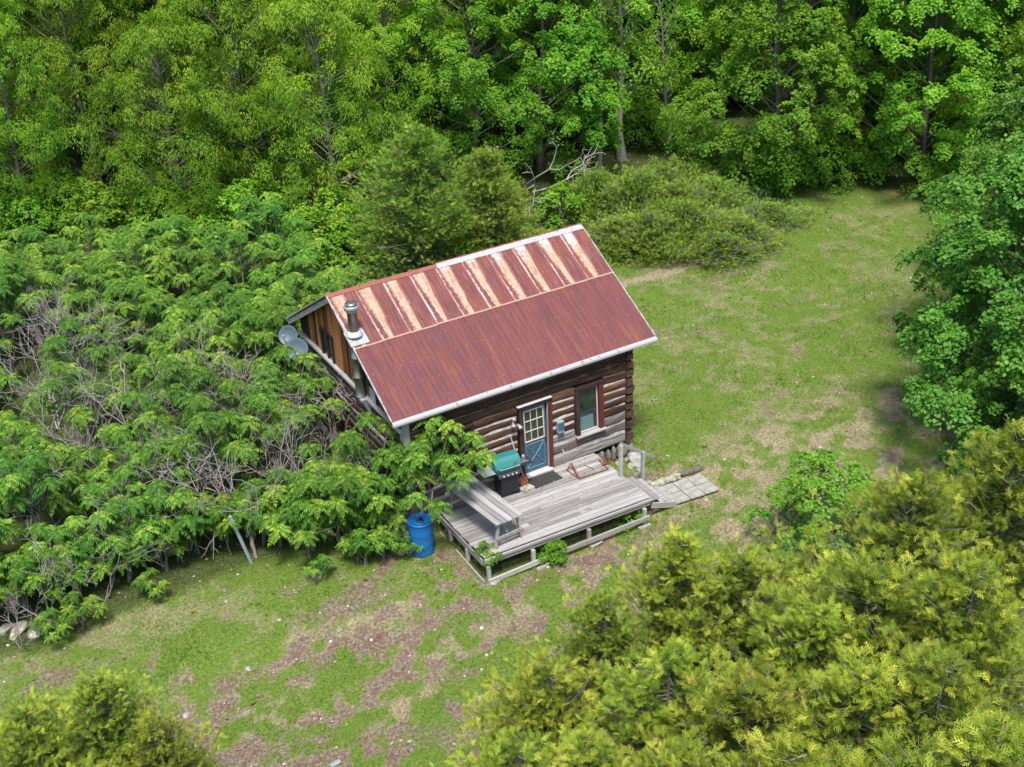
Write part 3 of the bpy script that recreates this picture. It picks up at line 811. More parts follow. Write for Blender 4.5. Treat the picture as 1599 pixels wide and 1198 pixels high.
# front window (right) and hidden left window
def window(x0, x1, z0, z1, curtain):
    cx, cz = (x0+x1)/2, (z0+z1)/2
    w = part('window', box_mesh(x1-x0-.16, .02, z1-z0-.2, .004, 0, int(x0*10), 'glass_pane'), M['glass'], cabin, tuple(S([cx, .035, cz+.01])), (0, -.026, 0))
    hx, hz = (x1-x0)/2, (z1-z0)/2
    bx('frame', w, M['frame_dark'], (-hx+.06, -.05, 0), (.12, .13, hz*2-.02))
    bx('frame', w, M['frame_red'], (hx-.07, -.05, 0), (.14, .13, hz*2-.02))
    bx('frame', w, M['frame_dark'], (0, -.052, hz-.05), (hx*2, .135, .10))
    bx('sill', w, M['greywood'], (0, -.085, -hz+.03), (hx*2+.06, .20, .05))
    bx('sill', w, M['greywood'], (0, -.05, -hz-.03), (hx*2-.02, .10, .06))
    for (dx, dz, sx, sz) in ((-hx+.14, .02, .035, hz*2-.16), (hx-.16, .02, .035, hz*2-.16), (0, -hz+.085, hx*2-.3, .035), (0, hz-.12, hx*2-.3, .03)):
        bx('sash', w, M['white'], (dx, -.016, dz), (sx, .03, sz))
    bx('sash', w, M['black'], (0, -.013, .02), (hx*2-.31, .02, .02))
    if curtain:
        bx('curtain', w, M['screen'], (-.06, -.012, -hz+.32), (hx*2-.46, .004, .42))
window(4.87, 5.74, 1.12, 2.60, True)
sw = part('boarded_window', box_mesh(.80, .03, 1.22, .004, 0, 77, 'shutter'), M['frame_dark'], cabin, tuple(S([1.4, .01, 1.92])), (0, -.026, 0))
for i in range(5): bx('board', sw, M['frame_dark'], (-.33+.165*i, -.03, 0), (.155, .025, 1.26))
for (dx, dz, sx, sz) in ((-.44, 0, .09, 1.34), (.44, 0, .09, 1.34), (0, .65, .97, .08), (0, -.65, .97, .08)): bx('frame', sw, M['frame_dark'], (dx, -.035, dz), (sx, .09, sz))

# door ---------------------------------------------------
DX0, DX1, DZ0, DZ1 = 3.27, 4.00, .56, 2.50
door = part('door', box_mesh(DX1-DX0, .045, DZ1-DZ0, .004, 0, 5, 'door_slab'), M['blue_door'], cabin, tuple(S([(DX0+DX1)/2, .02, (DZ0+DZ1)/2])), (0, -.026, 0))
dw, dh = DX1-DX0, DZ1-DZ0
gl0, gl1 = -.02, dh/2-.08             # lights region
bx('door_glass', door, M['glass'], (0, -.0245, (gl0+gl1)/2), (dw-.16, .006, gl1-gl0))
for i in range(4):
    xx = -(dw-.16)/2+(dw-.16)*i/3
    bx('muntin', door, M['cream'], (xx, -.032, (gl0+gl1)/2), (.035 if i in (0, 3) else .024, .02, gl1-gl0+.05))
for i in range(4):
    zz = gl0+(gl1-gl0)*i/3
    bx('muntin', door, M['cream'], (0, -.034, zz), (dw-.13, .022, .04 if i in (0, 3) else .024))
pz0, pz1 = -dh/2+.14, -.12
pw = dw/2-.09
for (a, b, c, d) in ((-pw, pz0, pw, pz1), (-pw, pz1, pw, pz0)):
    beam('crossbuck', door, M['blue_line'], (a, -.030, b), (c, -.030, d), .014, .035, .003, up=(0, -1, 0))
for (a, b, c, d) in ((-pw, pz0, pw, pz0), (-pw, pz1, pw, pz1), (-pw, pz0, -pw, pz1), (pw, pz0, pw, pz1)):
    beam('panel_moulding', door, M['blue_line'], (a, -.028, b), (c, -.028, d), .012, .022, .003, up=(0, -1, 0))
for s in (-.5, .5):
    beam('crossbuck', door, M['blue_line'], (-pw*.5, -.027, (pz0+pz1)/2+s*.22), (pw*.5, -.027, (pz0+pz1)/2-s*.22+.0), .01, .02, .003, up=(0, -1, 0))
hd = part('handle', lathe([(.018, 0), (.018, .03), (.03, .05), (.028, .07), (.0, .08)], 12), M['black'], door, (dw/2-.06, -.02, -.04), (math.pi/2, 0, 0))
bx('lock_plate', door, M['black'], (dw/2-.06, -.027, .02), (.045, .012, .16))
bx('door_jamb', cabin, M['frame_dark'], tuple(S([DX0-.06, -.04, 1.6])), (.11, .12, 2.08))
bx('door_jamb', cabin, M['frame_red'], tuple(S([DX1+.075, -.04, 1.56])), (.12, .12, 2.1))
bx('door_jamb', cabin, M['greywood_z'], tuple(S([DX1+.025, -.03, 1.6])), (.03, .08, 2.0))
bx('door_head', cabin, M['frame_dark'], tuple(S([3.63, -.05, 2.60])), (1.0, .14, .08), rot=(0, -.026, 0))
bx('drip_strip', cabin, M['white'], tuple(S([3.62, -.075, 2.655])), (1.02, .10, .02), rot=(0, -.026, 0))
bx('threshold', cabin, M['white'], tuple([3.64, -.09, .545]), (.88, .20, .06), rot=(0, -.026, 0))

# chimney pipe (goes up outside the gable and through the roof edge)
chim = thing('chimney_pipe', 'tall stainless stove pipe rising through the left roof edge', 'chimney', (-.19, 2.12, 2.98))
zc = lambda z: z-2.98
part('lower_pipe', lathe([(.125, 0), (.125, .02), (.135, .03), (.125, .04), (.125, .56), (.138, .57), (.138, .60), (.125, .61), (.125, 1.1), (.138, 1.11), (.138, 1.14), (.125, 1.15), (.125, 1.62)], 20), M['steel'], chim)
part('upper_pipe', lathe([(.128, zc(4.74)), (.128, zc(5.34)), (.142, zc(5.345)), (.142, zc(5.39)), (.13, zc(5.395))], 20), M['steel'], chim)
part('storm_collar', lathe([(.13, zc(4.84)), (.215, zc(4.74)), (.21, zc(4.725)), (.12, zc(4.725))], 20), M['white'], chim)
part('pipe_cap', lathe([(.135, zc(5.40)), (.185, zc(5.42)), (.19, zc(5.53)), (.175, zc(5.54)), (.165, zc(5.50)), (.10, zc(5.49)), (0, zc(5.49))], 20), M['alu'], chim)
part('cap_disc', lathe([(.155, zc(5.565)), (.155, zc(5.58)), (.05, zc(5.60)), (0, zc(5.605))], 20), M['steel'], chim)
for k in range(4):
    a = k*math.pi/2+.4
    bx('cap_strut', chim, M['black'], (.14*math.cos(a), .14*math.sin(a), zc(5.54)), (.012, .012, .08))
bx('roof_flashing', chim, M['flash'], (.03, -.06, zc(4.66)), (.50, .50, .05), rot=(TH*.9, -.02, 0))
bx('wall_bracket', chim, M['flash'], (.08, -.04, -.02), (.32, .34, .06))
ac = Acc(); V = [[-.04, -.2, -.05], [-.04, .12, -.05], [.17, .12, -.05], [.17, -.2, -.05], [.15, -.17, -.5], [.15, .05, -.5], [.19, .05, -.5], [.19, -.17, -.5]]
ac.add(V, [[0, 1, 2, 3], [7, 6, 5, 4], [0, 4, 5, 1], [1, 5, 6, 2], [2, 6, 7, 3], [3, 7, 4, 0]])
part('support_box', ac.mesh('support_box'), M['flash'], chim)
bx('wall_plate', chim, M['flash'], (.155, -.42, .12), (.02, .36, .5))

# satellite dishes
def dish(px, label, rz, tilt, r):
    p = aty(px[0], px[1], 6.3 if px[0] < 458 else 5.75)
    d = thing('satellite_dish', label, 'satellite dish', tuple(p), rz, 'satellite dishes on the cabin gable')
    prof = [(0, 0), (r*.35, .012), (r*.7, .05), (r, .11), (r+.012, .112), (r+.01, .10), (r*.7, .036), (r*.3, -.004), (0, -.012)]
    m = lathe(prof, 24); part('reflector', m, M['dish'], d, (0, 0, 0), (tilt, 0, 0))
    ac = Acc(); tube(ac, [(0, 0, -.01), (.0, .1, -.18), (.1, .22, -.25)], .022, 8); part('mounting_arm', ac.mesh('mounting_arm'), M['dgrey'], d)
    ac = Acc(); tube(ac, [(0, -r*math.cos(tilt)*.9, -r*.7), (0, -.32, -.05), (0, -.38, .1)], .012, 6); part('feed_arm', ac.mesh('feed_arm'), M['dgrey'], d)
    bx('feed_horn', d, M['alu'], (0, -.38, .14), (.07, .07, .10))
dish((452, 524), 'upper grey satellite dish by the back corner of the gable', -.75, math.radians(62), .27)
dish((465, 546), 'lower grey satellite dish beside the gable, nearer the window', -.55, math.radians(56), .30)

# things on the front wall
lamp = thing('wall_lamp', 'white double floodlight on the logs left of the door', 'lamp', tuple(S([3.03, -.04, 2.32])))
part('lamp_base', lathe([(.06, 0), (.06, .03), (.03, .04), (0, .04)], 12), M['alu'], lamp, (0, 0, 0), (math.pi/2, 0, 0))
for s, ry in ((-.07, -.3), (.07, .3)):
    part('lamp_head', lathe([(.02, 0), (.035, .03), (.065, .13), (.065, .15), (0, .15)], 12), M['alu'], lamp, (s, -.05, -.03 if s < 0 else -.13), (math.radians(125), 0, ry))
mb = thing('wall_box', 'blue-grey meter box on the logs between door and window', 'box', tuple(S([4.38, -.06, 1.66])))
bx('box_body', mb, M['postblue'], (0, 0, 0), (.19, .11, .34))
bx('box_lid', mb, M['blue_door'], (0, -.06, .03), (.17, .02, .22))
for xx in (-.06, .06): bx('box_pipe', mb, M['dgrey'], (xx, 0, -.25), (.02, .02, .18))
hk = Acc(); tube(hk, [(4.44, -.03, .96), (4.44, -.09, .97), (4.42, -.12, .90), (4.42, -.12, .56)], .012, 6)
solo('bent_pipe', hk.mesh('bent_pipe'), M['white'], 'thin white bent pipe standing against the logs right of the door', 'pipe')

# ------------------------------------------------------------------ deck
KX0, KX1, KD, KZ = .65, 5.45, 2.60, .51
deck = thing('wooden_deck', 'weathered grey plank deck along the front of the cabin', 'deck', (0, 0, 0))
nb = 18; pw_ = KD/nb
for i in range(nb):
    y = -KD+pw_*(i+.5)
    cuts = [KX0+rf.uniform(-.02, .02), KX1+rf.uniform(-.02, .015)]
    c = [2.2, 3.4, 4.1, 2.9][i % 4] + rf.uniform(-.2, .2)
    for a, b in ((cuts[0], c), (c, cuts[1])):
        m = box_mesh(round(b-a-.006, 2), pw_-.012, .036, .005)
        if not m.materials: m.materials.append(M['deck'])
        part('plank', m, None, deck, ((a+b)/2, y, KZ-.018+rf.uniform(-.004, .004)), (rf.uniform(-.01, .01), 0, rf.uniform(-.002, .002)))
beam('rim_joist', deck, M['greywood'], (KX0, -KD-.035, KZ-.12), (KX1, -KD-.035, KZ-.12), .04, .17)
beam('fascia', deck, M['greywood'], (KX0, -KD-.075, KZ-.055), (KX1, -KD-.075, KZ-.055), .03, .07)
beam('rim_joist', deck, M['greywood'], (KX0-.03, -KD, KZ-.13), (KX0-.03, -.02, KZ-.13), .04, .16)
beam('rim_joist', deck, M['greywood'], (KX1+.02, -KD, KZ-.12), (KX1+.02, -.02, KZ-.12), .04, .17)
for xx in np.arange(KX0+.4, KX1, .6):
    beam('joist', deck, M['greywood'], (xx, -KD+.02, KZ-.115), (xx, -.04, KZ-.115), .04, .14)
for xx in (KX0+.07, 1.95, 3.55, 5.22):
    zb = float(gz(xx, -KD-.13))
    beam('post', deck, M['greywood_z'], (xx, -KD-.10, zb-.02), (xx, -KD-.10, KZ-.21), .09, .09, up=(0, 1, 0))
    beam('post', deck, M['greywood_z'], (xx, -.5, zb-.05), (xx, -.5, KZ-.21), .09, .09, up=(0, 1, 0))
for yy in (-.9, -1.8):
    beam('post', deck, M['greywood_z'], (KX0-.02, yy, -.3), (KX0-.02, yy, KZ-.2), .09, .09, up=(0, 1, 0))
r1 = (2.72, -KD-.175, -.005); r2 = (5.33, -KD-.175, .04)
beam('lower_rail', deck, M['greywood'], (KX0+.02, -KD-.175, -.10), (2.30, -KD-.175, -.03), .04, .14)
beam('lower_rail', deck, M['greywood'], (2.42, -KD-.175, -.02), r2, .04, .14)
beam('lower_rail', deck, M['greywood'], (KX0-.09, -KD-.15, -.10), (KX0-.09, -.4, -.04), .04, .14)
# steps on the right side
st = thing('deck_steps', 'grey wooden steps going down from the right end of the deck', 'steps', (KX1+.04, -1.98, 0))
for i in range(3):
    x0 = .02+.27*i; z = KZ-.13-.15*i
    for j in range(2):
        bx('tread', st, M['deck'], (x0+.065+.13*j, 0, z-.02), (.122, 1.22, .036))
for s in (-.63, .57):
    beam('stringer', st, M['greywood'], (.02, s, KZ-.27), (.84, s, -.02), .04, .16)
for i, (s, zt) in enumerate(((.60, 1.46), (.60, 1.03))):
    xx = -.10 if i == 0 else .60
    zb = KZ-.2 if i == 0 else 0.0
    beam('post', st, M['greywood_z'], (xx, s, zb), (xx, s, zt), .09, .09, up=(0, 1, 0))
beam('handrail', st, M['greywood'], (-.12, .60, 1.50), (.98, .60, .72), .035, .09, label='sloping handrail')

# picnic table
tp = at(846/2+973/2-113, 0, 0)
P_r = at(818, 802, 1.25); P_l = at(774, 818, 1.25); P_b = at(748, 750, 1.25)
tdir = math.atan2(P_b[1]-P_r[1], P_b[0]-P_r[0])
tab = thing('plank_table', 'grey plank table with splayed legs at the left end of the deck', 'table', (P_r[0], P_r[1], KZ), tdir)
TL = 2.25; tw = .80
for i in range(5):
    bx('plank', tab, M['deck'], (TL/2+rf.uniform(-.015, .015), (i+.5)*tw/5, .74-.02+rf.uniform(-.003, .003)), (TL, tw/5-.012, .038))
for xx in (.12, TL-.12):
    bx('cleat', tab, M['greywood'], (xx, tw/2, .675), (.05, tw-.06, .085))
    beam('leg', tab, M['greywood_z'], (xx, .14, .70), (xx, .03, .01), .04, .10, up=(1, 0, 0))
    beam('leg', tab, M['greywood_z'], (xx, tw-.14, .70), (xx, tw-.03, .01), .04, .10, up=(1, 0, 0))
    bx('cross_rail', tab, M['greywood'], (xx-.045, tw/2, .27), (.04, tw-.06, .09))
    sgn = 1 if xx < 1 else -1
    beam('brace', tab, M['greywood'], (xx+.03*sgn, tw/2, .30), (xx+.5*sgn, tw/2, .66), .06, .04)
bx('drop_leaf', tab, M['postblue'], (.20, tw*.42, .56), (.03, .22, .20))

# grill
gr = thing('barbecue_grill', 'gas barbecue with a teal lid and black cabinet on the deck', 'barbecue', (2.48, -.42, KZ), -.04)
bx('cabinet', gr, M['black'], (.03, 0, .36), (.46, .42, .56))
for s in (-.2, .2):
    for t in (-.16, .16): bx('leg', gr, M['black'], (.03+s, t, .05), (.04, .04, .10))
part('wheel', lathe([(.0, -.02), (.085, -.02), (.085, .02), (0, .02)], 16), M['black'], gr, (.30, -.14, .085), (0, math.pi/2, 0))
part('wheel', lathe([(.0, -.02), (.085, -.02), (.085, .02), (0, .02)], 16), M['black'], gr, (.30, .14, .085), (0, math.pi/2, 0))
bx('control_panel', gr, M['dgrey'], (.02, -.25, .69), (.62, .07, .10))
for i in range(4):
    part('knob', lathe([(.028, 0), (.028, .03), (.0, .035)], 12), M['alu'], gr, (-.16+.12*i, -.285, .69), (math.pi/2, 0, 0))
def prism(pro, w, name):     # profile in y,z extruded along x
    k = len(pro); V = [[-w/2, a, b] for a, b in pro]+[[w/2, a, b] for a, b in pro]
    ac = Acc(); ac.add(V, [[j, (j+1) % k, k+(j+1) % k, k+j] for j in range(k)]); ac.add(V[:k], [list(range(k))[::-1]]); ac.add(V[k:], [list(range(k))])
    m = ac.mesh(name)
    import bmesh
    bm = bmesh.new(); bm.from_mesh(m); bmesh.ops.remove_doubles(bm, verts=bm.verts, dist=1e-5); bmesh.ops.recalc_face_normals(bm, faces=bm.faces)
    bmesh.ops.bevel(bm, geom=bm.edges[:], offset=.012, segments=1, affect='EDGES'); bm.to_mesh(m); bm.free(); return m
part('firebox', prism([(-.23, .74), (-.26, .86), (.24, .86), (.21, .74)], .68, 'firebox'), M['teal'], gr)
part('lid', prism([(-.28, .865), (-.29, .93), (-.20, 1.06), (-.10, 1.14), (.12, 1.14), (.23, 1.0), (.25, .865)], .72, 'lid'), M['teal'], gr)
ac = Acc(); tube(ac, [(-.28, -.33, .92), (.28, -.33, .92)], .014, 8); part('handle', ac.mesh('handle'), M['alu'], gr)
for s in (-.26, .26): bx('handle_bracket', gr, M['alu'], (s, -.305, .92), (.03, .06, .03))
bx('badge', gr, M['dgrey'], (.20, -.262, .985), (.12, .012, .06), rot=(-.6, 0, 0))
bx('side_shelf', gr, M['postblue'], (-.52, -.02, .80), (.34, .42, .03))
bx('side_shelf', gr, M['black'], (.54, -.02, .80), (.34, .38, .03))
part('side_burner', lathe([(.11, 0), (.11, .03), (.06, .035), (.05, .05), (0, .05)], 16), M['dgrey'], gr, (.54, .0, .815))
beam('grill_tool', gr, M['alu'], (.42, -.12, .825), (.66, -.10, .825), .02, .015)
part('burner_cap', lathe([(.04, 0), (.045, .05), (.02, .09), (0, .09)], 10), M['stone'], gr, (.60, .1, .815))

# shovel, slab, mat, rusty frame
sh = thing('shovel', 'rusty-bladed shovel leaning beside the grill and the door', 'shovel', (3.02, -.42, KZ))
ac = Acc(); tube(ac, [(.0, 0, .34), (-.10, .17, .95), (-.16, .30, 1.42)], [.017, .017, .015], 8); part('handle', ac.mesh('handle'), M['greywood_z'], sh)
V = []; pr = [(.0, .04), (.30, .06), (.75, .115), (1.0, .10)]
for (t, w) in [(0, .02), (.12, .075), (.35, .11), (.6, .12), (.82, .115), (1.0, .09)]:
    z = .01+.34*t; c = .015*math.sin(t*3)
    V += [[-w, -.06+.06*t, z], [0, -.06+.06*t+.03, z], [w, -.06+.06*t, z]]
ac = Acc(); q = [[i*3+j, i*3+j+1, i*3+j+4, i*3+j+3] for i in range(5) for j in range(2)]
V2 = [[a, b+.006, c] for a, b, c in V]
ac.add(V, q); ac.add(V2, [k[::-1] for k in q]); part('blade', ac.mesh('blade'), M['rust'], sh)
solo('slate_slab', box_mesh(.36, .26, .035, .01, .008, 9, 'slab'), M['mossstone'], 'flat tan board lying on the deck behind the grill wheel', 'board', (3.02, -.55, KZ+.02), (0, 0, .3))
solo('door_mat', box_mesh(.86, .50, .014, .005, .004, 3, 'mat'), M['mat'], 'dark rubber mat on the deck in front of the door', 'mat', (3.63, -.42, KZ+.012), (0, 0, .05))
fr = thing('rusty_rack', 'rusty angle-iron frame lying on the deck near the corner steps', 'frame', (0, 0, 0))
A_, B_, C_, D2, E_ = at(892, 723, KZ+.14), at(885, 734, KZ+.02), at(905, 748, KZ+.02), at(950, 732.5, KZ+.02), at(935, 719, KZ+.02)
for a, b, w in ((A_, B_, .022), (A_, C_, .045), (B_, C_, .022), (C_, D2, .026), (D2, E_, .026)):
    beam('bar', fr, M['rust'], a, b, w, .024, .003)
beam('bar', fr, M['rust'], at(912, 726, KZ+.02), at(928, 733, KZ+.02), .012, .012, .002)
rt = thing('rusty_tool', 'rusty iron bars leaning at the wall end of the deck', 'scrap iron', (0, 0, 0))
for (a, b) in (((936, 708, .75), (946, 726, .5)), ((940, 726, .55), (958, 719, .6)), ((943, 716, .6), (953, 728, .45))):
    beam('bar', rt, M['rust'], at(*a), at(*b), .03, .03, .004)

# pavers
pc, ps = math.cos(math.radians(-3.4)), math.sin(math.radians(-3.4))
for i in range(3):
    for j in range(2):
        a, b = (i+.5)*.452, (j+.5)*.452
        X = 6.30+a*pc-b*-ps*1.0; 
        X = 6.30 + a*pc + b*ps; Y = -1.75 + a*ps - b*pc
        lab = ['front', 'front', 'front']
        who = ['nearest the steps', 'in the middle', 'at the outer end'][i]
        row = ['back row beside the log', 'front row towards the camera side'][j]
        solo('paving_slab', box_mesh(.43, .43, .05, .008, .004, i*2+j, 'slab'), M['paver'], f'square concrete paving slab {who}, {["row beside the mossy log", "row away from the mossy log"][j]}', 'paving slab',
             (X, Y, .012+float(gz(X, Y))*0+.02), (rf.uniform(-.01, .01), rf.uniform(-.01, .01), math.radians(-3.4)+rf.uniform(-.02, .02)), 'paving slabs at the foot of the steps')

# border logs
def rough_log(name, p0, p1, r0, mat, label, seed, cat='log'):
    p0 = np.array(p0, float); p1 = np.array(p1, float); n = 9; r = np.random.default_rng(seed)
    pts = np.linspace(p0, p1, n)+r.normal(0, .012, (n, 3))
    ac = Acc(); tube(ac, pts, r0*(1+r.normal(0, .10, n)), 9)
    V = ac.v[0]; V += r.normal(0, r0*.07, V.shape); 
    solo(name, ac.mesh(name), mat, label, cat)
a = atg(1016, 764); b = atg(1062, 748); c = atg(1064, 746); d = atg(1096, 734)
rough_log('mossy_log', a+[0, .02, .07], b+[0, .02, .08], .10, M['mossstone'], 'lichen-covered log beside the paving slabs, next to the steps', 1)
rough_log('border_log', c+[0, .02, .06], d+[0, .02, .07], .085, M['bark'], 'bare brown log beside the paving slabs, at the outer end', 2)
# stones
def stone(u, v, sx, sy, sz, label, seed, mat=None, group=None, dz=0.0, cat='rock'):
    p = atg(u, v)
    m = rock_mesh(sx, sy, sz, seed, 3 if sx > .2 else 2)
    m.materials.append(mat or M['stone'])
    return solo('rock', m, None, label, cat, (p[0], p[1], p[2]+sz*.35+dz), (0, 0, seed*1.3), group)
stone(993, 724, .34, .24, .24, 'large pale boulder between the cabin corner and the handrail', 11)
rr = random.Random(5)
for k in range(26):
    u = rr.uniform(945, 1004); v = 716+rr.uniform(0, 44)+(u-945)*.12
    if v > 712+(u-925)*.72: continue
    stone(u, v, rr.uniform(.06, .15), rr.uniform(.05, .12), rr.uniform(.05, .1), 'small rubble stone at the right corner of the cabin', 20+k, group='rubble stones at the cabin corner', mat=M['stone'] if k % 3 else M['mossstone'])
for k in range(14):
    u = rr.uniform(1008, 1034); v = 768-(u-1008)*.5+rr.uniform(-6, 4)
    stone(u, v, rr.uniform(.05, .1), rr.uniform(.05, .09), rr.uniform(.04, .08), 'small stone piled beside the mossy log and the step post', 60+k, group='small stones beside the steps')
for k, (u, v, lb) in enumerate(((1006, 823, 'under the right end of the deck rail'), (931, 851, 'second from the right end of the deck rail'), (848, 886, 'in the middle of the deck rail'), (776, 909, 'at the left corner of the deck rail'))):
    p = atg(u, v)
    solo('stone_pad', box_mesh(.36, .13, .07, .015, .012, k, 'pad'), M['stone'], f'flat pale stone pad on the ground {lb}', 'stone', (p[0], p[1], p[2]+.03), (0, 0, .12+.1*k))
for k, (u, v, s) in enumerate(((632, 822, .22), (640, 842, .2), (618, 836, .2), (645, 815, .18), (625, 806, .16))):
    stone(u, v, s, s*.8, s*.8, f'pale stone behind the blue barrel, {["leftmost", "nearest the barrel", "low left", "highest right", "top left"][k]} of the pile', 80+k)
for k, (u, v, s) in enumerate(((28, 988, .34), (52, 992, .22), (10, 985, .26))):
    stone(u, v, s, s*.6, s*.45, ['wide grey mossy rock at the left edge under the sumacs', 'smaller grey rock right of the wide mossy rock', 'grey rock at the very left edge under the sumacs'][k], 90+k, M['mossstone'])
for k, (u, v, s, lb) in enumerate(((291, 1118, .085, 'white stone in the grass right of the yellow cedar'), (436, 969, .06, 'pale stone in the bare patch left of centre'), (751, 1092, .10, 'white stone at the edge of the big cedars'), (388, 1045, .08, 'pale pink stone in the bare patch'),
                                   (640, 1158, .05, 'small pale stone low in the front grass'), (353, 940, .05, 'tiny pale stone near the sumac edge'))):
    stone(u, v, s*1.2, s*.8, s*.5, lb, 100+k)
p = atg(524, 1194)
solo('metal_marker', box_mesh(.22, .10, .05, .01), M['flash'], 'small pale metal marker in the grass at the bottom edge', 'marker', (p[0], p[1], p[2]+.03), (0, 0, .2))

# barrel
bp = atg(660, 861)
ba = thing('blue_barrel', 'bright blue plastic rain barrel standing under the sumac by the deck', 'barrel', tuple(bp))
part('drum', lathe([(.27, 0), (.295, .02), (.30, .06), (.292, .12), (.30, .3), (.305, .33), (.30, .36), (.30, .6), (.305, .63), (.30, .66), (.295, .86), (.30, .88), (.31, .895), (.312, .93), (.30, .945), (.285, .94), (.28, .905), (.1, .90), (0, .90)], 32), M['barrel'], ba)
part('bung', lathe([(.09, .9), (.09, .925), (.05, .94), (0, .94)], 14), M['black'], ba)
ac = Acc(); tube(ac, [(-.08, -.03, .93), (-.05, -.02, .97), (0, 0, 1.0), (.05, .02, .97), (.07, .03, .94)], .014, 7)
part('hose_coil', ac.mesh('hose_coil'), M['black'], ba)

# leaning metal post and plank by the sumacs
p0 = atg(393, 880); 
ac = Acc(); tube(ac, [p0, p0+np.array([-.30, .10, 1.45])], .045, 8)
solo('leaning_post', ac.mesh('leaning_post'), M['postblue'], 'blue-grey leaning post at the edge of the sumac thicket', 'post')
rough_log('leaning_plank', atg(400, 868), atg(388, 862)+np.array([.05, .1, 1.1]), .05, M['bark'], 'dark brown stake behind the blue-grey leaning post', 8, 'stake')
# ------------------------------------------------------------------ vegetation meshes
LEAF2 = (np.array([[0, 0, 0], [.5, .42, .06], [1, 0, -.05], [.5, -.42, .06]]), np.array([[0, 1, 2], [0, 2, 3]]))
LOBED = (np.array([[0, 0, 0], [.42, .16, .03], [.62, .50, 0], [.66, .17, .02], [1.05, 0, -.05], [.66, -.17, .02], [.62, -.50, 0], [.42, -.16, .03], [.12, .48, -.02], [.12, -.48, -.02]]),
         np.array([[0, 1, 8, 8], [1, 2, 3, 3], [0, 3, 4, 5], [7, 5, 6, 6], [0, 9, 7, 7], [0, 1, 3, 3], [0, 5, 7, 7]]))
LOBED3 = (LOBED[0][:8], np.array([[0, 1, 2], [0, 2, 3], [0, 3, 4], [0, 4, 5], [0, 5, 6], [0, 6, 7]]))
NARROW = (np.array([[0, 0, 0], [.45, .15, .03], [1, 0, -.14], [.45, -.15, .03]]), np.array([[0, 1, 2], [0, 2, 3]]))
def unit_rand(g, n):
    v = g.normal(size=(n, 3)); return norm(v)

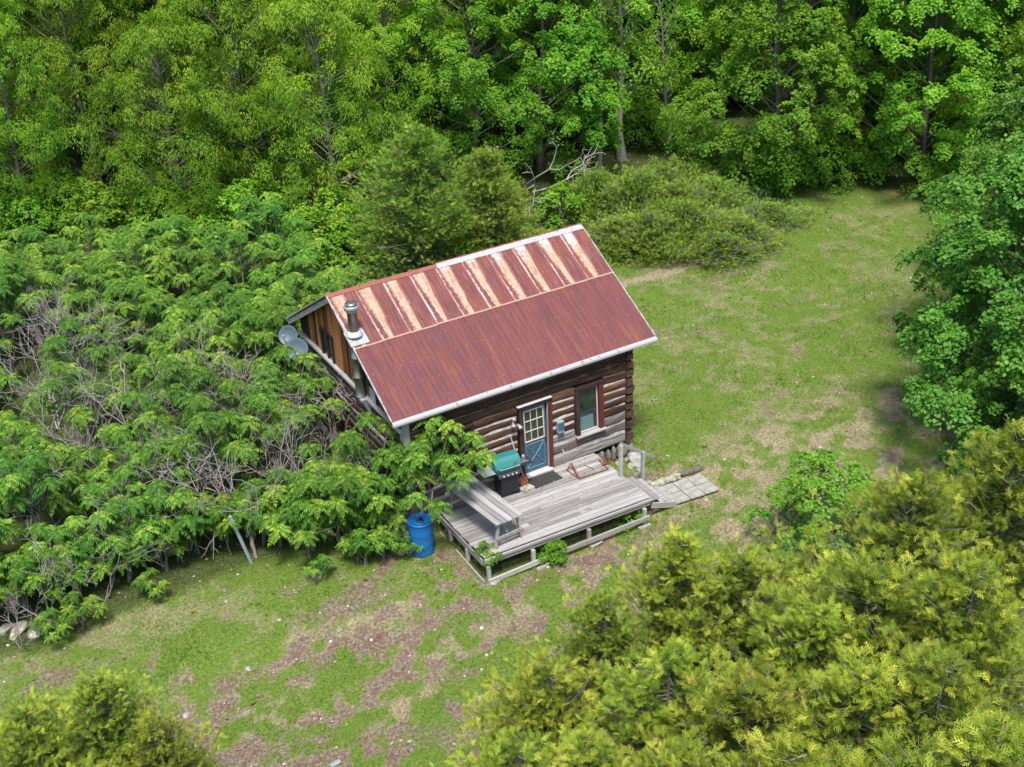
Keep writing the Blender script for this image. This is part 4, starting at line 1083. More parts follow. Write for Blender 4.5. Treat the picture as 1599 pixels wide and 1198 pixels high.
def broad_tree(name, seed, H, R, z0, ncl, lpc, lsize, leafT, crs=(.55, 1.0), prof=(.35, .6), lean=0.0, spread=1.0, droop=.5, thick=.35, trunk_r=.16, bare=0.0):
    """returns (trunk mesh, branch mesh, foliage mesh)"""
    g = np.random.default_rng(seed)
    ncut = g.random(3)*6.28
    t = g.random(ncl)**.85
    th = g.random(ncl)*2*math.pi
    # crown outline: fuller below the middle, rounded at the top
    pr = np.clip(np.sin(math.pi*np.clip(t*.86+.14, 0, 1)**prof[0]*1.0)**prof[1], 0.12, 1) if False else np.clip((1-t**2.4), .02, 1)**.5*(.62+.38*np.clip(t/.3, 0, 1))
    lob = 1+.20*np.sin(3*th+ncut[0]+t*4)+.13*np.sin(5*th+ncut[1]-t*6)+.10*np.sin(9*t+ncut[2])
    rr = R*pr*lob*(.45+.55*g.random(ncl)**.45)
    C = np.stack([rr*np.cos(th), rr*np.sin(th), z0+(H-z0)*t*.97], -1)
    C[:, 0] += lean*C[:, 2]
    out = norm(np.stack([np.cos(th), np.sin(th), np.zeros(ncl)], -1))
    nn = norm(out*(.75-.5*t)[:, None]+np.array([0, 0, 1.0])*(.75+.4*t)[:, None]+g.normal(0, .22, (ncl, 3)))
    cr = g.uniform(*crs, ncl)*(1-.25*t)
    tr = Acc(); brs = Acc(); fo = Acc()
    # trunk
    zz = np.linspace(0, H*.9, 9)
    bx_ = np.cumsum(g.normal(0, .07, 9)); by_ = np.cumsum(g.normal(0, .07, 9)); bx_ -= bx_[0]; by_ -= by_[0]
    TP = np.stack([bx_+lean*zz, by_, zz], -1)
    tube(tr, TP, trunk_r*(1-zz/(H*.9))*.85+.02+np.where(zz < .1, trunk_r*.35, 0), 9)
    for i in range(0, ncl, 2):
        zb = max(z0*.6, C[i, 2]-g.uniform(.4, 1.6)-.3*rr[i]); zb = min(zb, H*.85)
        b0 = np.array([np.interp(zb, zz, TP[:, 0]), np.interp(zb, zz, TP[:, 1]), zb])
        mid = (b0+C[i])/2+np.array([0, 0, -.15])+g.normal(0, .12, 3)
        q = np.array([b0, mid, C[i]-nn[i]*.1])
        tube(brs, q, [.045*(1-.4*t[i]), .028, .010], 4, cap=False)
        if i % 4 == 0:
            e = C[i]+out[i]*cr[i]*.7+g.normal(0, .2, 3); tube(brs, [mid, (mid+e)/2+[0, 0, .1], e], [.02, .012, .006], 3, cap=False)
    # leaves: each clump a ragged domed spray built of several sub-sprays
    a1 = norm(np.cross(nn, unit_rand(g, ncl))); a2 = np.cross(nn, a1)
    n = ncl*lpc
    ci = np.repeat(np.arange(ncl), lpc)
    ns = 7                                     # sub-sprays per clump
    sub = g.random((ncl, ns, 2)); sid = g.integers(0, ns, n)
    sr = np.sqrt(sub[..., 0]); sa = sub[..., 1]*2*math.pi
    su_ = (sr*np.cos(sa))[ci, sid]; sv_ = (sr*np.sin(sa))[ci, sid]; sz_ = g.normal(0, .22, (ncl, ns))[ci, sid]
    lr = np.sqrt(g.random(n))*.42; la = g.random(n)*2*math.pi
    u = su_+lr*np.cos(la); v = sv_+lr*np.sin(la)
    rho = np.hypot(u, v)
    w = sz_+thick*(1-rho**2*1.1)+g.normal(0, .07, n)-.35*(lr/.42)**2*.45
    c_ = cr[ci][:, None]
    P = C[ci]+c_*(u[:, None]*a1[ci]+v[:, None]*a2[ci]+w[:, None]*nn[ci])
    tang = norm(u[:, None]*a1[ci]+v[:, None]*a2[ci]+1e-4)
    Nn = norm(nn[ci]*.9+tang*.35*rho[:, None]+np.array([0, 0, .5])+g.normal(0, .36, (n, 3)))
    X = norm(tang*.9+np.array([0, 0, -droop])+g.normal(0, .55, (n, 3)))
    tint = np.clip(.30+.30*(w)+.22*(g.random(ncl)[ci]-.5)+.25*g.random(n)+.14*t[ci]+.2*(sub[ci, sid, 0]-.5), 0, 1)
    keep = g.random(n) > bare
    S_ = lsize*g.uniform(.65, 1.25, n)
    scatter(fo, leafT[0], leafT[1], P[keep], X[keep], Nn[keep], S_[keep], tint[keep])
    return (tr.mesh(name+'_trunk', True), brs.mesh(name+'_branches', True), fo.mesh(name+'_foliage'))

def spray_template():
    """flat fan-like scale-leaf spray: spine with side fingers (all triangles), length 1"""
    V = []; Fc = []
    def tri(p, d, L, w, z=0):
        d = np.array(d, float); d /= np.linalg.norm(d); s = np.array([-d[1], d[0]])
        k = len(V); q = np.array(p)
        V.extend([[*(q-s*w), z], [*(q+s*w), z], [*(q+d*L), z-.05*L]]); Fc.append([k, k+1, k+2])
    tri((0, 0), (1, 0), 1.0, .038)
    for i, (x, s) in enumerate(((.18, 1), (.28, -1), (.40, 1), (.52, -1), (.64, 1), (.74, -1))):
        tri((x, 0), (.75, s*.8), .50-.32*x, .046, .015*s)
    tri((.33, .20), (1, .15), .22, .04); tri((.42, -.2), (1, -.15), .20, .04)
    return np.array(V), np.array(Fc)
SPRAY = spray_template()

def cedar_tree(name, seed, H, R, nbr, spb, size, base=.02, mat_tint=0.0, flat=1.0, dead=10, ex=.55, tp=.8, tuft=5):
    g = np.random.default_rng(seed)
    tr = Acc(); brs = Acc(); fo = Acc(); dd = Acc()
    zz = np.linspace(0, H*.97, 8); off = np.cumsum(g.normal(0, .03, (8, 2)), 0); off -= off[0]
    TP = np.stack([off[:, 0], off[:, 1], zz], -1)
    tube(tr, TP, .11*(1-zz/H)+.012, 8)
    Ps = []; Xs = []; Ns = []; Ts = []; Ss = []
    ph = g.random(4)*6.28
    for b in range(nbr):
        t = (g.random()**tp); z = H*(base+(1-base)*t)
        th = g.random()*2*math.pi
        env = R*(1-t)**ex*(.72+.28*min(1, t/.15))*(1+.22*math.sin(2*th+ph[0]+3*t)+.16*math.sin(5*th+ph[1]-7*t)+.1*math.sin(11*t+ph[2]))
        L = max(.18, env*g.uniform(.55, 1.08))
        rise = g.uniform(.15, .65)*flat + .7*t*t
        o = np.array([math.cos(th), math.sin(th), 0])
        b0 = np.array([np.interp(z, zz, TP[:, 0]), np.interp(z, zz, TP[:, 1]), max(.03, z-L*rise*.5)])
        p1 = b0+o*L*.5+np.array([0, 0, L*rise*.12]); p2 = b0+o*L+np.array([0, 0, L*rise*.62])
        p1 += g.normal(0, .05, 3); p2 += g.normal(0, .07, 3)
        tube(brs, [b0, p1, p2], [.017, .011, .004], 3, cap=False)
        k = max(4, int(spb*(.35+L/R)))
        q5 = tuft; kn = max(2, k//q5); k = kn*q5; rep = lambda a_: np.repeat(a_, q5, 0)
        s = 1-g.random(kn)**1.5*(.72 if t < .55 else .98)                 # tufts sit along the branch, mostly on its outer part
        base_p = np.where(s[:, None] < .5, b0+(p1-b0)*(s[:, None]/.5), p1+(p2-p1)*((s[:, None]-.5)/.5))
        dirb = norm(p2-p1)
        side = norm(np.cross(dirb, [0, 0, 1])); upn = np.cross(side, dirb)
        wd = (.10+.20*L)*(1.15-s*.75)
        lat = g.normal(0, 1, kn)*wd*.75; ver = g.normal(0, .6, kn)*wd*.45+np.abs(g.normal(0, .3, kn))*wd*.4
        P = base_p+lat[:, None]*side+ver[:, None]*upn
        X = norm(dirb*.75+side*(np.sign(lat)*g.uniform(.1, .8, kn))[:, None]+np.array([0, 0, .45])*g.uniform(-.2, 1.5, kn)[:, None]+g.normal(0, .2, (kn, 3)))
        nt_ = g.normal(0, .12, kn)
        P = rep(P); sz_ = size*g.uniform(.6, 1.2, k)
        X = norm(rep(X)+g.normal(0, .48, (k, 3)))
        P = P+X*(sz_*g.uniform(-.15, .35, k))[:, None]
        Nn = norm(upn+.5*o+g.normal(0, .5, (k, 3)))
        Ps.append(P); Xs.append(X); Ns.append(Nn)
        bt = g.normal(0, .08)
        Ts.append(np.clip(.02+.60*(rep(s)-.3)+.30*g.random(k)+rep(nt_)+.9*rep(ver)+bt+mat_tint, 0, 1)); Ss.append(sz_)  # outer sprays lighter as new growth; inner ones darkened as painted interior shade
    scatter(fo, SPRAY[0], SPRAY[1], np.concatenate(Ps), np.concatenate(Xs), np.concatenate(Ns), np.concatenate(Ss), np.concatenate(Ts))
    for k in range(dead):                         # pale bare twigs poking out
        t = g.uniform(.1, .8); z = H*t; th = g.random()*6.28; L = R*(1-t)**ex*g.uniform(.8, 1.12)
        o = np.array([math.cos(th), math.sin(th), 0]); b0 = np.array([0, 0, z-.2]); e_ = b0+o*L+np.array([0, 0, L*.35])
        m_ = (b0+e_)/2+g.normal(0, .1, 3); tube(dd, [b0, m_, e_], [.016, .012, .005], 3, cap=False)
        for j in range(5):
            s = g.uniform(.4, 1); q = m_+(e_-m_)*s; tube(dd, [q, q+norm(o+g.normal(0, .7, 3))*g.uniform(.15, .45)], [.007, .003], 3, cap=False)
    out = [tr.mesh(name+'_trunk', True), brs.mesh(name+'_branches', True), fo.mesh(name+'_foliage')]
    if dead: out.append(dd.mesh(name+'_dead_twigs', True))
    return out

def frond_arrays(g, fo, P, d, L, rise, tint, leaf=.085):
    """pinnate sumac frond with drooping leaflets"""
    n = 9
    s = np.linspace(0, 1, n)
    h = norm(np.array([d[0], d[1], 0.0])); side = np.array([-h[1], h[0], 0])
    curve = P+h*(L*(s-.10*s**2))[:, None]+np.array([0, 0, 1.0])*(L*(rise*s-(.55+.5*rise)*s**2))[:, None]
    tan = norm(np.gradient(curve, axis=0))
    # rachis as a thin strip
    w = .006
    V = np.concatenate([curve-side*w, curve+side*w]); Q = [[i, i+1, n+i+1, n+i] for i in range(n-1)]
    fo.add(V, Q, tint*.7)
    k = np.arange(1, n)
    P2 = []; X2 = []; N2 = []; S2 = []; 
    for sg in (-1, 1):
        ll = leaf*(1.25-.9*np.abs(s[k]-.45))*g.uniform(.85, 1.15, len(k))
        X = norm(side*sg*1.0+tan[k]*.45+np.array([0, 0, -.42])+g.normal(0, .12, (len(k), 3)))
        Nn = norm(np.cross(tan[k], side)*(-1 if np.cross(tan[0], side)[2] < 0 else 1)+side*sg*.45+g.normal(0, .12, (len(k), 3)))
        P2.append(curve[k]); X2.append(X); N2.append(Nn); S2.append(ll)
    P2.append(curve[-1:]); X2.append(tan[-1:]); N2.append(np.array([[0, 0, 1.0]])); S2.append(np.array([leaf]))
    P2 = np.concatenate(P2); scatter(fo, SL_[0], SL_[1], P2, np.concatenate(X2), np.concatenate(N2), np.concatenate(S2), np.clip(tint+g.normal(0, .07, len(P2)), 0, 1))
SL_ = (np.array([[0, 0, 0], [.45, .205, .02], [1, 0, -.16], [.45, -.205, .02]]), np.array([[0, 1, 2], [0, 2, 3]]))

def sumac(name, seed, H, R, tips, lean=(0, 0), nf=(7, 11), leaf=.125, L=(.34, .52)):
    g = np.random.default_rng(seed)
    st = Acc(); fo = Acc()
    base = np.zeros(3)
    nst = g.integers(2, 4)
    T = []
    for k in range(tips):
        a = k*2.4+g.uniform(-.5, .5); r = R*math.sqrt((k+.5)/tips)*g.uniform(.8, 1.1)
        T.append([r*math.cos(a)+lean[0], r*math.sin(a)+lean[1], H*(1-.38*(r/R)**2)*g.uniform(.80, 1.06)])
    T = np.array(T)
    forks = [np.array([g.normal(0, .14)+lean[0]*.4, g.normal(0, .14)+lean[1]*.4, H*g.uniform(.35, .55)]) for _ in range(nst)]
    for f in forks: tube(st, [base+g.normal(0, .05, 3)*[1, 1, 0], f*.5+g.normal(0, .05, 3), f], [.032, .026, .022], 6)
    for tp in T:
        f = min(forks, key=lambda q: np.linalg.norm(q[:2]-tp[:2])+g.random()*.3)
        mid = (f+tp)/2+np.array([0, 0, -.12])+g.normal(0, .06, 3)
        tube(st, [f, mid, tp], [.021, .016, .012], 5, cap=False)
        tt = g.uniform(.22, .66)
        m = g.integers(*nf)
        a0 = g.random()*6.28
        for j in range(m):
            a = a0+j*2*math.pi/m+g.normal(0, .2)
            frond_arrays(g, fo, tp+np.array([0, 0, -.05*g.random()]), (math.cos(a), math.sin(a)), g.uniform(*L), g.uniform(.35, .95), tt+g.uniform(-.08, .12), leaf)
        for j in range(3):
            a = g.random()*6.28
            frond_arrays(g, fo, mid+(tp-mid)*g.uniform(.0, .8), (math.cos(a), math.sin(a)), g.uniform(*L), g.uniform(.2, .6), tt-.18, leaf)  # lower fronds get a darker tint: thicket shade put into the colour
        for j in range(3):                 # upright young fronds, yellower
            a = g.random()*6.28
            frond_arrays(g, fo, tp, (math.cos(a), math.sin(a)), L[0]*.7, 1.25, min(1, tt+.3), leaf*.8)
    return st.mesh(name+'_stem', True), fo.mesh(name+'_foliage')

def bare_branching(name, seed, H, R, n0=3, depth=5, r0=.03, up=.55):
    g = np.random.default_rng(seed); a = Acc()
    def grow(p, d, L, r, k):
        q = p+d*L*.5+g.normal(0, .06*L, 3); e = p+d*L+g.normal(0, .10*L, 3)
        tube(a, [p, q, e], [r, r*.85, r*.7], 5 if r > .015 else 4, cap=False)
        if k == 0: return
        m = 2 if g.random() < .8 else 3
        for _ in range(m):
            dd = norm(d+g.normal(0, .62, 3)+np.array([0, 0, up*.35]))
            grow(e, dd, L*g.uniform(.62, .92), r*.70, k-1)
    for _ in range(n0):
        d = norm(np.array([g.normal(0, .5)*R, g.normal(0, .5)*R, 1.0]))
        grow(np.array([g.normal(0, .05), g.normal(0, .05), 0]), d, H*g.uniform(.26, .36), r0, depth)
    return a.mesh(name, True)

def tree_obj(name, meshes, mats, label, cat, loc, rz, sc, group=None, names=('trunk', 'branches', 'crown', 'dead_twigs')):
    t = thing(name, label, cat, loc, rz, group)
    t.scale = (sc, sc, sc) if not hasattr(sc, '__len__') else sc
    for m, mt, nm in zip(meshes, mats, names):
        part(nm, m, mt, t, kind='stuff' if nm in ('crown', 'foliage') else None)
    return t
vr = random.Random(42)

# prototypes -----------------------------------------------------------
maples = [broad_tree('maple', 10+i, H, R, z0, ncl, 360, .122, LOBED3 if i < 1 else LEAF2, (.50, .95)) for i, (H, R, z0, ncl) in enumerate(((11.5, 3.9, .8, 175), (12.5, 4.3, .6, 190), (12, 3.6, 1.0, 170), (13, 4.0, 1.6, 170)))]
ashes = [broad_tree('ash', 30+i, H, R, z0, ncl, 320, .16, NARROW, (.55, 1.1), droop=.9, thick=.5, bare=.1) for i, (H, R, z0, ncl) in enumerate(((12, 3.8, .8, 150), (11, 3.5, .6, 140), (13, 4.0, 1.2, 150)))]
darks = [broad_tree('dark_maple', 50+i, H, R, z0, ncl, 310, .12, LEAF2, (.45, .85), droop=.35, thick=.25) for i, (H, R, z0, ncl) in enumerate(((9.2, 3.7, .3, 190), (9.8, 3.4, .5, 180)))]
poplar = broad_tree('poplar', 70, 14, 2.3, 4.2, 75, 150, .13, LEAF2, (.45, .9), trunk_r=.2, bare=.2)
young = broad_tree('young_maple', 80, 3.5, 1.55, .25, 64, 150, .10, LOBED3, (.28, .55), trunk_r=.05, bare=.15)
bushes = [broad_tree('bush', 90+i, 1.9, 1.25, .1, 34, 120, .10 if i else .13, LEAF2, (.35, .6), trunk_r=.03) for i in range(3)]
MB = [M['bark'], M['bark'], None]
def mm(meshes, fm, bark='bark'):
    for m, k in zip(meshes, (M[bark], M['twig'] if fm == 'cedar' else M[bark], M[fm], M['twig'])):
        if len(m.materials) == 0: m.materials.append(k)
    return meshes
for i, p in enumerate(maples): mm(p, 'maple' if i != 2 else 'maple2')
for p in ashes: mm(p, 'ash')
for p in darks: mm(p, 'darkmaple')
mm(poplar, 'shrub', 'pale_bark'); mm(young, 'young')
for p in bushes: mm(p, 'shrub')
NONE4 = (None,)*4

def plant(name, meshes, label, cat, u, v, sc=1.0, group=None, rz=None, z=None, h=None, xy=None):
    p = np.array([xy[0], xy[1], 0.]) if xy is not None else (atg(u, v) if h is None else at(u, v, h))
    p[2] = float(gz(p[0], p[1]))-.03
    return tree_obj(name, meshes, NONE4, label, cat, tuple(p), vr.uniform(0, 6.28) if rz is None else rz, sc, group)

# forest wall: front row placed one by one
F1 = [
 (maples[1], 1440, 284, 1.0, 'broad bright green maple hanging over the top right of the lawn', 'maple_tree'),
 (maples[0], 1208, 288, 1.0, 'bright green maple behind the juniper bushes right of the pale trunk', 'maple_tree'),
 (maples[3], 1325, 235, 1.0, 'maple standing back between the two bright maples at the lawn end', 'maple_tree'),
 (maples[2], 1560, 290, .95, 'yellow-tipped maple in the top right corner behind the dark maple', 'maple_tree'),
 (maples[0], 845, 268, 1.0, 'bright green maple left of the two bare trunks, above the roof ridge', 'maple_tree'),
 (maples[3], 740, 300, .88, 'maple behind the rounded cedar beyond the roof', 'maple_tree'),
 (ashes[1], 630, 300, .95, 'loose green tree left of the maple behind the rounded cedar', 'tree'),
 (ashes[0], 535, 350, .85, 'yellow-green tree with tangled bare branches above the left roof end', 'tree'),
 (ashes[2], 400, 318, .9, 'yellow-green narrow-leaved tree at the top left of centre', 'tree'),
 (ashes[1], 292, 350, .80, 'yellow-green narrow-leaved tree rising behind the sumac thicket', 'tree'),
 (ashes[0], 165, 318, .9, 'tall narrow-leaved tree in the upper left', 'tree'),
 (ashes[2], 50, 352, .80, 'narrow-leaved tree at the left edge behind the sumacs', 'tree'),
 (maples[2], -70, 330, .9, 'green tree cut by the upper left edge', 'tree'),
]
for ms, u, v, sc, lb, nm in F1: plant(nm, ms, lb, 'tree', u, v, sc)
pp = plant('poplar_tree', poplar, 'tall tree with a straight grey trunk behind the juniper bushes', 'tree', 971, 250, 1.0)
plant('slim_tree', [poplar[0], poplar[1], poplar[2]], 'thin straight tree just left of the grey trunk', 'tree', 936, 262, (.55, .55, .95))
plant('leaning_tree', [poplar[0], poplar[1], poplar[2]], 'thin slanting tree right of the grey trunk', 'tree', 1046, 250, (.5, .5, .8)).rotation_euler[1] = .14
# rows behind, standing where the crowns of the front row let them through
fw = np.array([math.sin(math.radians(28.5)), math.cos(math.radians(28.5))]); sd_ = np.array([fw[1], -fw[0]])
tl_px = [(-160, 330), (0, 335), (200, 322), (400, 310), (600, 285), (800, 255), (1000, 215), (1200, 228), (1400, 235), (1600, 255), (1750, 300)]
for row in range(1, 5):
    for u in range(-200, 1800, 118 if row < 3 else 140):
        v = float(np.interp(u, [a for a, b in tl_px], [b for a, b in tl_px]))
        b = at(u, v, 0)[:2]+fw*(5.0*row+vr.uniform(-1, 1))+sd_*(vr.uniform(-1.4, 1.4)+(2.5 if row % 2 else 0))
        if 860 < u < 1130: b = b+fw*2.2
        left = u < 640
        ms = vr.choice(ashes+[maples[2]] if left else [maples[0], maples[3], maples[1], maples[3], maples[2]])
        plant('forest_tree', ms, 'leafy tree standing in the woods behind the first row of trees', 'tree', 0, 0, vr.uniform(.95, 1.15)*(1+.03*row), 'woodland trees behind the front row', xy=b)
# right edge: dark maples
plant('dark_maple_tree', darks[0], 'large dark green maple spreading over the right side of the lawn', 'tree', 1588, 694, .96)
plant('dark_maple_tree', darks[1], 'dark green maple at the right edge behind the larger dark one', 'tree', 1592, 560, .90)
plant('dark_maple_tree', darks[0], 'soft mid-green tree at the upper right edge of the lawn', 'tree', 1640, 430, .92)
plant('dark_maple_tree', darks[1], 'dark tree reaching in from beyond the right edge, above the cedars', 'tree', 1700, 760, .85)
plant('young_maple_tree', young, 'small light green maple at the lower edge of the lawn by the cedars', 'tree', 1284, 868, (.92, .92, .80))

# cedars ----------------------------------------------------------------
cedars = [mm(cedar_tree('cedar', 200+i, H, R, nb, 72, .165, dead=dd, ex=ex), 'cedar') for i, (H, R, nb, dd, ex) in enumerate(((6.2, 2.5, 390, 8, .55), (6.8, 2.9, 430, 22, .48), (5.6, 2.7, 400, 12, .50)))]
cs = [(1065, 818, 5.5, 0, 'olive-green cedar nearest the front right corner of the deck'), (1165, 835, 5.4, 2, 'cedar right of the one nearest the deck, below the small light maple'),
      (945, 905, 5.0, 1, 'wide olive cedar in front of the deck, left of the nearest one'), (850, 1010, 4.8, 2, 'yellow-green cedar sloping down to the front grass'),
      (1260, 905, 6.0, 0, 'cedar directly in front of the small light green maple'), (1040, 985, 5.8, 1, 'cedar in the middle of the lower group'),
      (1435, 705, 6.9, 1, 'tall pale cedar with bare twigs in front of the dark maple'), (1588, 652, 7.2, 0, 'tall cedar in the right corner overlapping the dark maple'),
      (1370, 850, 6.4, 2, 'cedar between the small light maple and the tall pale cedar'), (1530, 850, 7.0, 1, 'cedar with many bare grey twigs at the right edge'),
      (1180, 1030, 6.0, 2, 'cedar low in the middle right of the group'), (1330, 1000, 6.6, 0, 'cedar in the lower right of the group'),
      (1480, 1000, 6.8, 1, 'twiggy cedar in the lower right corner'), (930, 1110, 5.2, 0, 'cedar at the bottom edge right of centre'),
      (1090, 1140, 5.8, 1, 'cedar at the bottom edge below the middle of the group'), (800, 1130, 4.6, 2, 'lowest left cedar of the right-hand group'),
      (1260, 1150, 6.4, 0, 'cedar cut by the bottom edge left of the corner'), (1420, 1160, 6.8, 2, 'cedar cut by the bottom edge near the right corner'), (1590, 1100, 7.0, 0, 'cedar filling the bottom right corner'),
      (128, 1035, 4.5, 0, 'bright yellow-green cedar in the bottom left corner, the tallest there'), (30, 1085, 4.2, 2, 'cedar cut by the left edge in the bottom corner'),
      (235, 1105, 3.9, 1, 'lower cedar right of the tallest one in the bottom left corner'), (120, 1190, 4.0, 2, 'cedar at the very bottom left'), (320, 1190, 3.2, 0, 'small cedar top showing at the bottom edge left of centre')]
for (u, v, h, k, lb) in cs:
    H0 = (6.2, 6.8, 5.6)[k]
    plant('cedar_tree', cedars[k], lb, 'cedar', u, v+14, ((h/H0)*vr.uniform(1.0, 1.12), (h/H0)*vr.uniform(1.0, 1.12), h/H0), 'cedars in the foreground', h=h)
rc = mm(cedar_tree('round_cedar', 230, 5.5, 2.9, 420, 44, .20, flat=.7, dead=5, ex=.45, tuft=2), 'juniper')
plant('round_cedar', rc, 'large rounded dark cedar just behind the roof', 'cedar', 665, 418, (1.08, 1.08, .98), rz=0.4)
plant('round_cedar', rc, 'smaller rounded cedar right of the large one behind the roof ridge', 'cedar', 765, 405, (.92, .92, .78), rz=2.4)
# low junipers
jun = [mm(cedar_tree('juniper', 240+i, 1.45, 1.9, 250, 42, .14, flat=1.1, dead=18, ex=.40, tuft=3), 'juniper') for i in range(2)]
for k, (u, v, sx, sz, lb) in enumerate(((985, 345, 1.15, 1.3, 'tall mounded juniper below the grey trunk'), (1010, 395, 1.1, .95, 'juniper mound beside the right end of the roof ridge'), (1075, 375, 1.1, 1.0, 'juniper mound in the middle of the bushes'),
                                       (1150, 385, 1.0, .7, 'low spreading juniper at the lawn edge'), (1205, 352, .8, .6, 'low juniper tip reaching furthest over the lawn'), (930, 335, .9, 1.1, 'brownish juniper beside the fallen branches'),
                                       (1100, 335, 1.0, .9, 'juniper mound in the shade under the maple'),
 (1035, 325, 1.1, 1.2, 'juniper mound at the foot of the slanting tree'), (960, 395, .9, .8, 'low juniper nearest the right roof corner'), (1125, 405, .9, .6, 'flat juniper at the front of the bushes'), (1050, 350, 1.1, 1.1, 'juniper in the thick of the bushes'))):
    plant('juniper_bush', jun[k % 2], lb, 'juniper bush', u, v, (sx*1.22, sx*1.1, sz*1.1), 'juniper bushes behind the cabin')
# understory bushes
bsp = [(880, 350), (760, 372), (1290, 285), (1180, 300), (560, 400), (480, 395), (420, 362), (380, 372), (260, 366), (160, 372), (60, 378), (-10, 380), (320, 362), (120, 360), (450, 372), (500, 408), (530, 378), (20, 362), (200, 352), (-40, 372), (1240, 292), (985, 205), (955, 226), (1003, 230), (1085, 258), (1030, 212), (940, 212), (1075, 232), (1010, 180), (960, 185), (1330, 262), (1520, 300), (1565, 330), (620, 405), (1480, 320), (350, 345), (230, 340), (100, 350), (20, 345)]
for k, (u, v) in enumerate(bsp):
    plant('understory_bush', bushes[k % 3], 'green leafy bush growing under the trees at the edge of the woods', 'bush', u, v, vr.uniform(.8, 1.25), 'bushes along the edge of the woods')

# sumac thicket -----------------------------------------------------------
sumacs = [sumac('sumac', 300+i, H, R, tp) for i, (H, R, tp) in enumerate(((2.9, 1.25, 11), (3.3, 1.35, 12), (2.5, 1.1, 9), (3.6, 1.3, 12), (2.1, 1.0, 8), (3.1, 1.5, 13)))]+[sumac('sumac', 311, 3.3, 1.25, 13, lean=(.60, -.15))]
for a, b in sumacs:
    a.materials.append(M['twig']); b.materials.append(M['sumac'])
HS = (2.9, 3.3, 2.5, 3.6, 2.1, 3.1)
def put_sumac(k, xy, sc, label, group=None, rz=None, z=None):
    t = thing('sumac', label, 'sumac', (xy[0], xy[1], (float(gz(xy[0], xy[1])) if z is None else z)-.02), vr.uniform(0, 6.28) if rz is None else rz, group)
    t.scale = (sc, sc, sc)
    part('stem', sumacs[k][0], None, t); part('foliage', sumacs[k][1], None, t, kind='stuff')
    return t
cand = []
gaps = [(95, 560, 1.5), (75, 640, 1.2), (320, 655, 1.5), (205, 690, 1.4), (200, 560, 1.1), (580, 655, .6), (45, 470, 1.0), (400, 620, .9)]
gaps += [(250, 800, .7), (470, 735, .7), (110, 600, .9)]
gpts = [(at(u, v, .8)[:2], r) for u, v, r in gaps]
fl = sorted([tuple(atg(u, v)[:2]) for u, v in ((-150, 1050), (0, 1000), (150, 955), (250, 915), (400, 872), (520, 885), (620, 860))])
bl = sorted([tuple(at(u, v, 2.6)[:2]) for u, v in ((-150, 362), (0, 350), (150, 332), (300, 332), (450, 348), (530, 385), (600, 430))])
y = -2.0
while y < 25:
    x = -14.5
    while x < 9:
        px = x+vr.uniform(-.5, .5); py = y+vr.uniform(-.5, .5)
        x += 1.56
        if py < 7.6 and px > -1.15: continue
        if px > -1.6 and py < 2.0: continue
        if py < float(np.interp(px, [a for a, c in fl], [c for a, c in fl]))+.35: continue
        if py > float(np.interp(px, [a for a, c in bl], [c for a, c in bl])): continue
        if px > 1.0 and py < 9.2: continue
        if px > 5: continue
        if any(math.hypot(px-q[0], py-q[1]) < r for q, r in gpts): continue
        cand.append((px, py))
    y += 1.42
for (px, py) in cand:
    k = vr.choice([0, 1, 2, 3, 5, 0, 5, 4])
    if py < float(np.interp(px, [a for a, c in fl], [c for a, c in fl]))+1.6: k = vr.choice([2, 4, 4, 2])
    put_sumac(k, (px, py), vr.uniform(.72, 1.12), 'staghorn sumac with drooping feathery leaves in the thicket left of the cabin', 'sumacs of the thicket left of the cabin')
# front row along the grass edge, leafy to the ground, and a low understorey inside the thicket
for u in range(-30, 600, 26):
    vv = float(np.interp(u, [-150, 0, 150, 250, 400, 520, 620], [1050, 1000, 955, 915, 872, 885, 860]))
    if 368 < u < 402: continue
    p = atg(u, vv-vr.uniform(14, 40)); put_sumac(vr.choice([4, 4, 2]), p[:2], vr.uniform(.62, .88), 'low bushy sumac in the front row of the thicket by the grass', 'front row sumacs along the grass edge')
for (px, py) in cand[::2]:
    q = (px+.75+vr.uniform(-.3, .3), py+vr.uniform(-.4, .4))
    if q[0] > -1.3 and q[1] < 7.6: continue
    if any(math.hypot(q[0]-w_[0], q[1]-w_[1]) < r*.8 for w_, r in gpts): continue
    put_sumac(4, q, vr.uniform(.45, .72), 'short young sumac filling in between the taller ones', 'young sumacs inside the thicket')
# individual sumacs round the deck
put_sumac(6, (.22, -.42), .95, 'sumac leaning out over the table and the boarded window', rz=0.0)
put_sumac(1, (-1.0, 4.9), 1.0, 'sumac growing in front of the satellite dishes')
for k, xy, sc, lb in ((3, (.0, -.15), .80, 'sumac arching over the barrel and the left end of the table'), (2, (-1.25, -.05), .9, 'sumac left of the blue barrel'), (1, (-.55, .45), .95, 'taller sumac against the left front corner of the cabin'),
                      (0, (-1.9, .15), .9, 'sumac at the edge of the thicket, left of the barrel'), (4, (-2.6, .4), .9, 'low sumac at the thicket edge beside the leaning post'),
                      (4, (-1.6, -.75), .55, 'low sumac left of the barrel at the grass edge'), (2, (-2.3, 1.2), .9, 'sumac behind the low one beside the leaning post')):
    put_sumac(k, xy, sc, lb)
put_sumac(4, atg(764, 892)[:2], .42, 'small feathery sumac sprout at the front left corner of the deck')
put_sumac(4, atg(640, 872)[:2], .30, 'sumac sprout at the foot of the blue barrel')
for u, v, s in ((560, 880, .4), (600, 875, .45), (505, 905, .35), (130, 985, .5), (85, 1005, .45), (240, 935, .4)):
    put_sumac(4, atg(u, v)[:2], s, 'knee-high sumac sprout at the grassy edge of the thicket', 'sumac sprouts along the thicket edge')
p = plant('leafy_weed', bushes[0], 'leafy green weed growing through the deck rail', 'plant', 868, 872, .30)
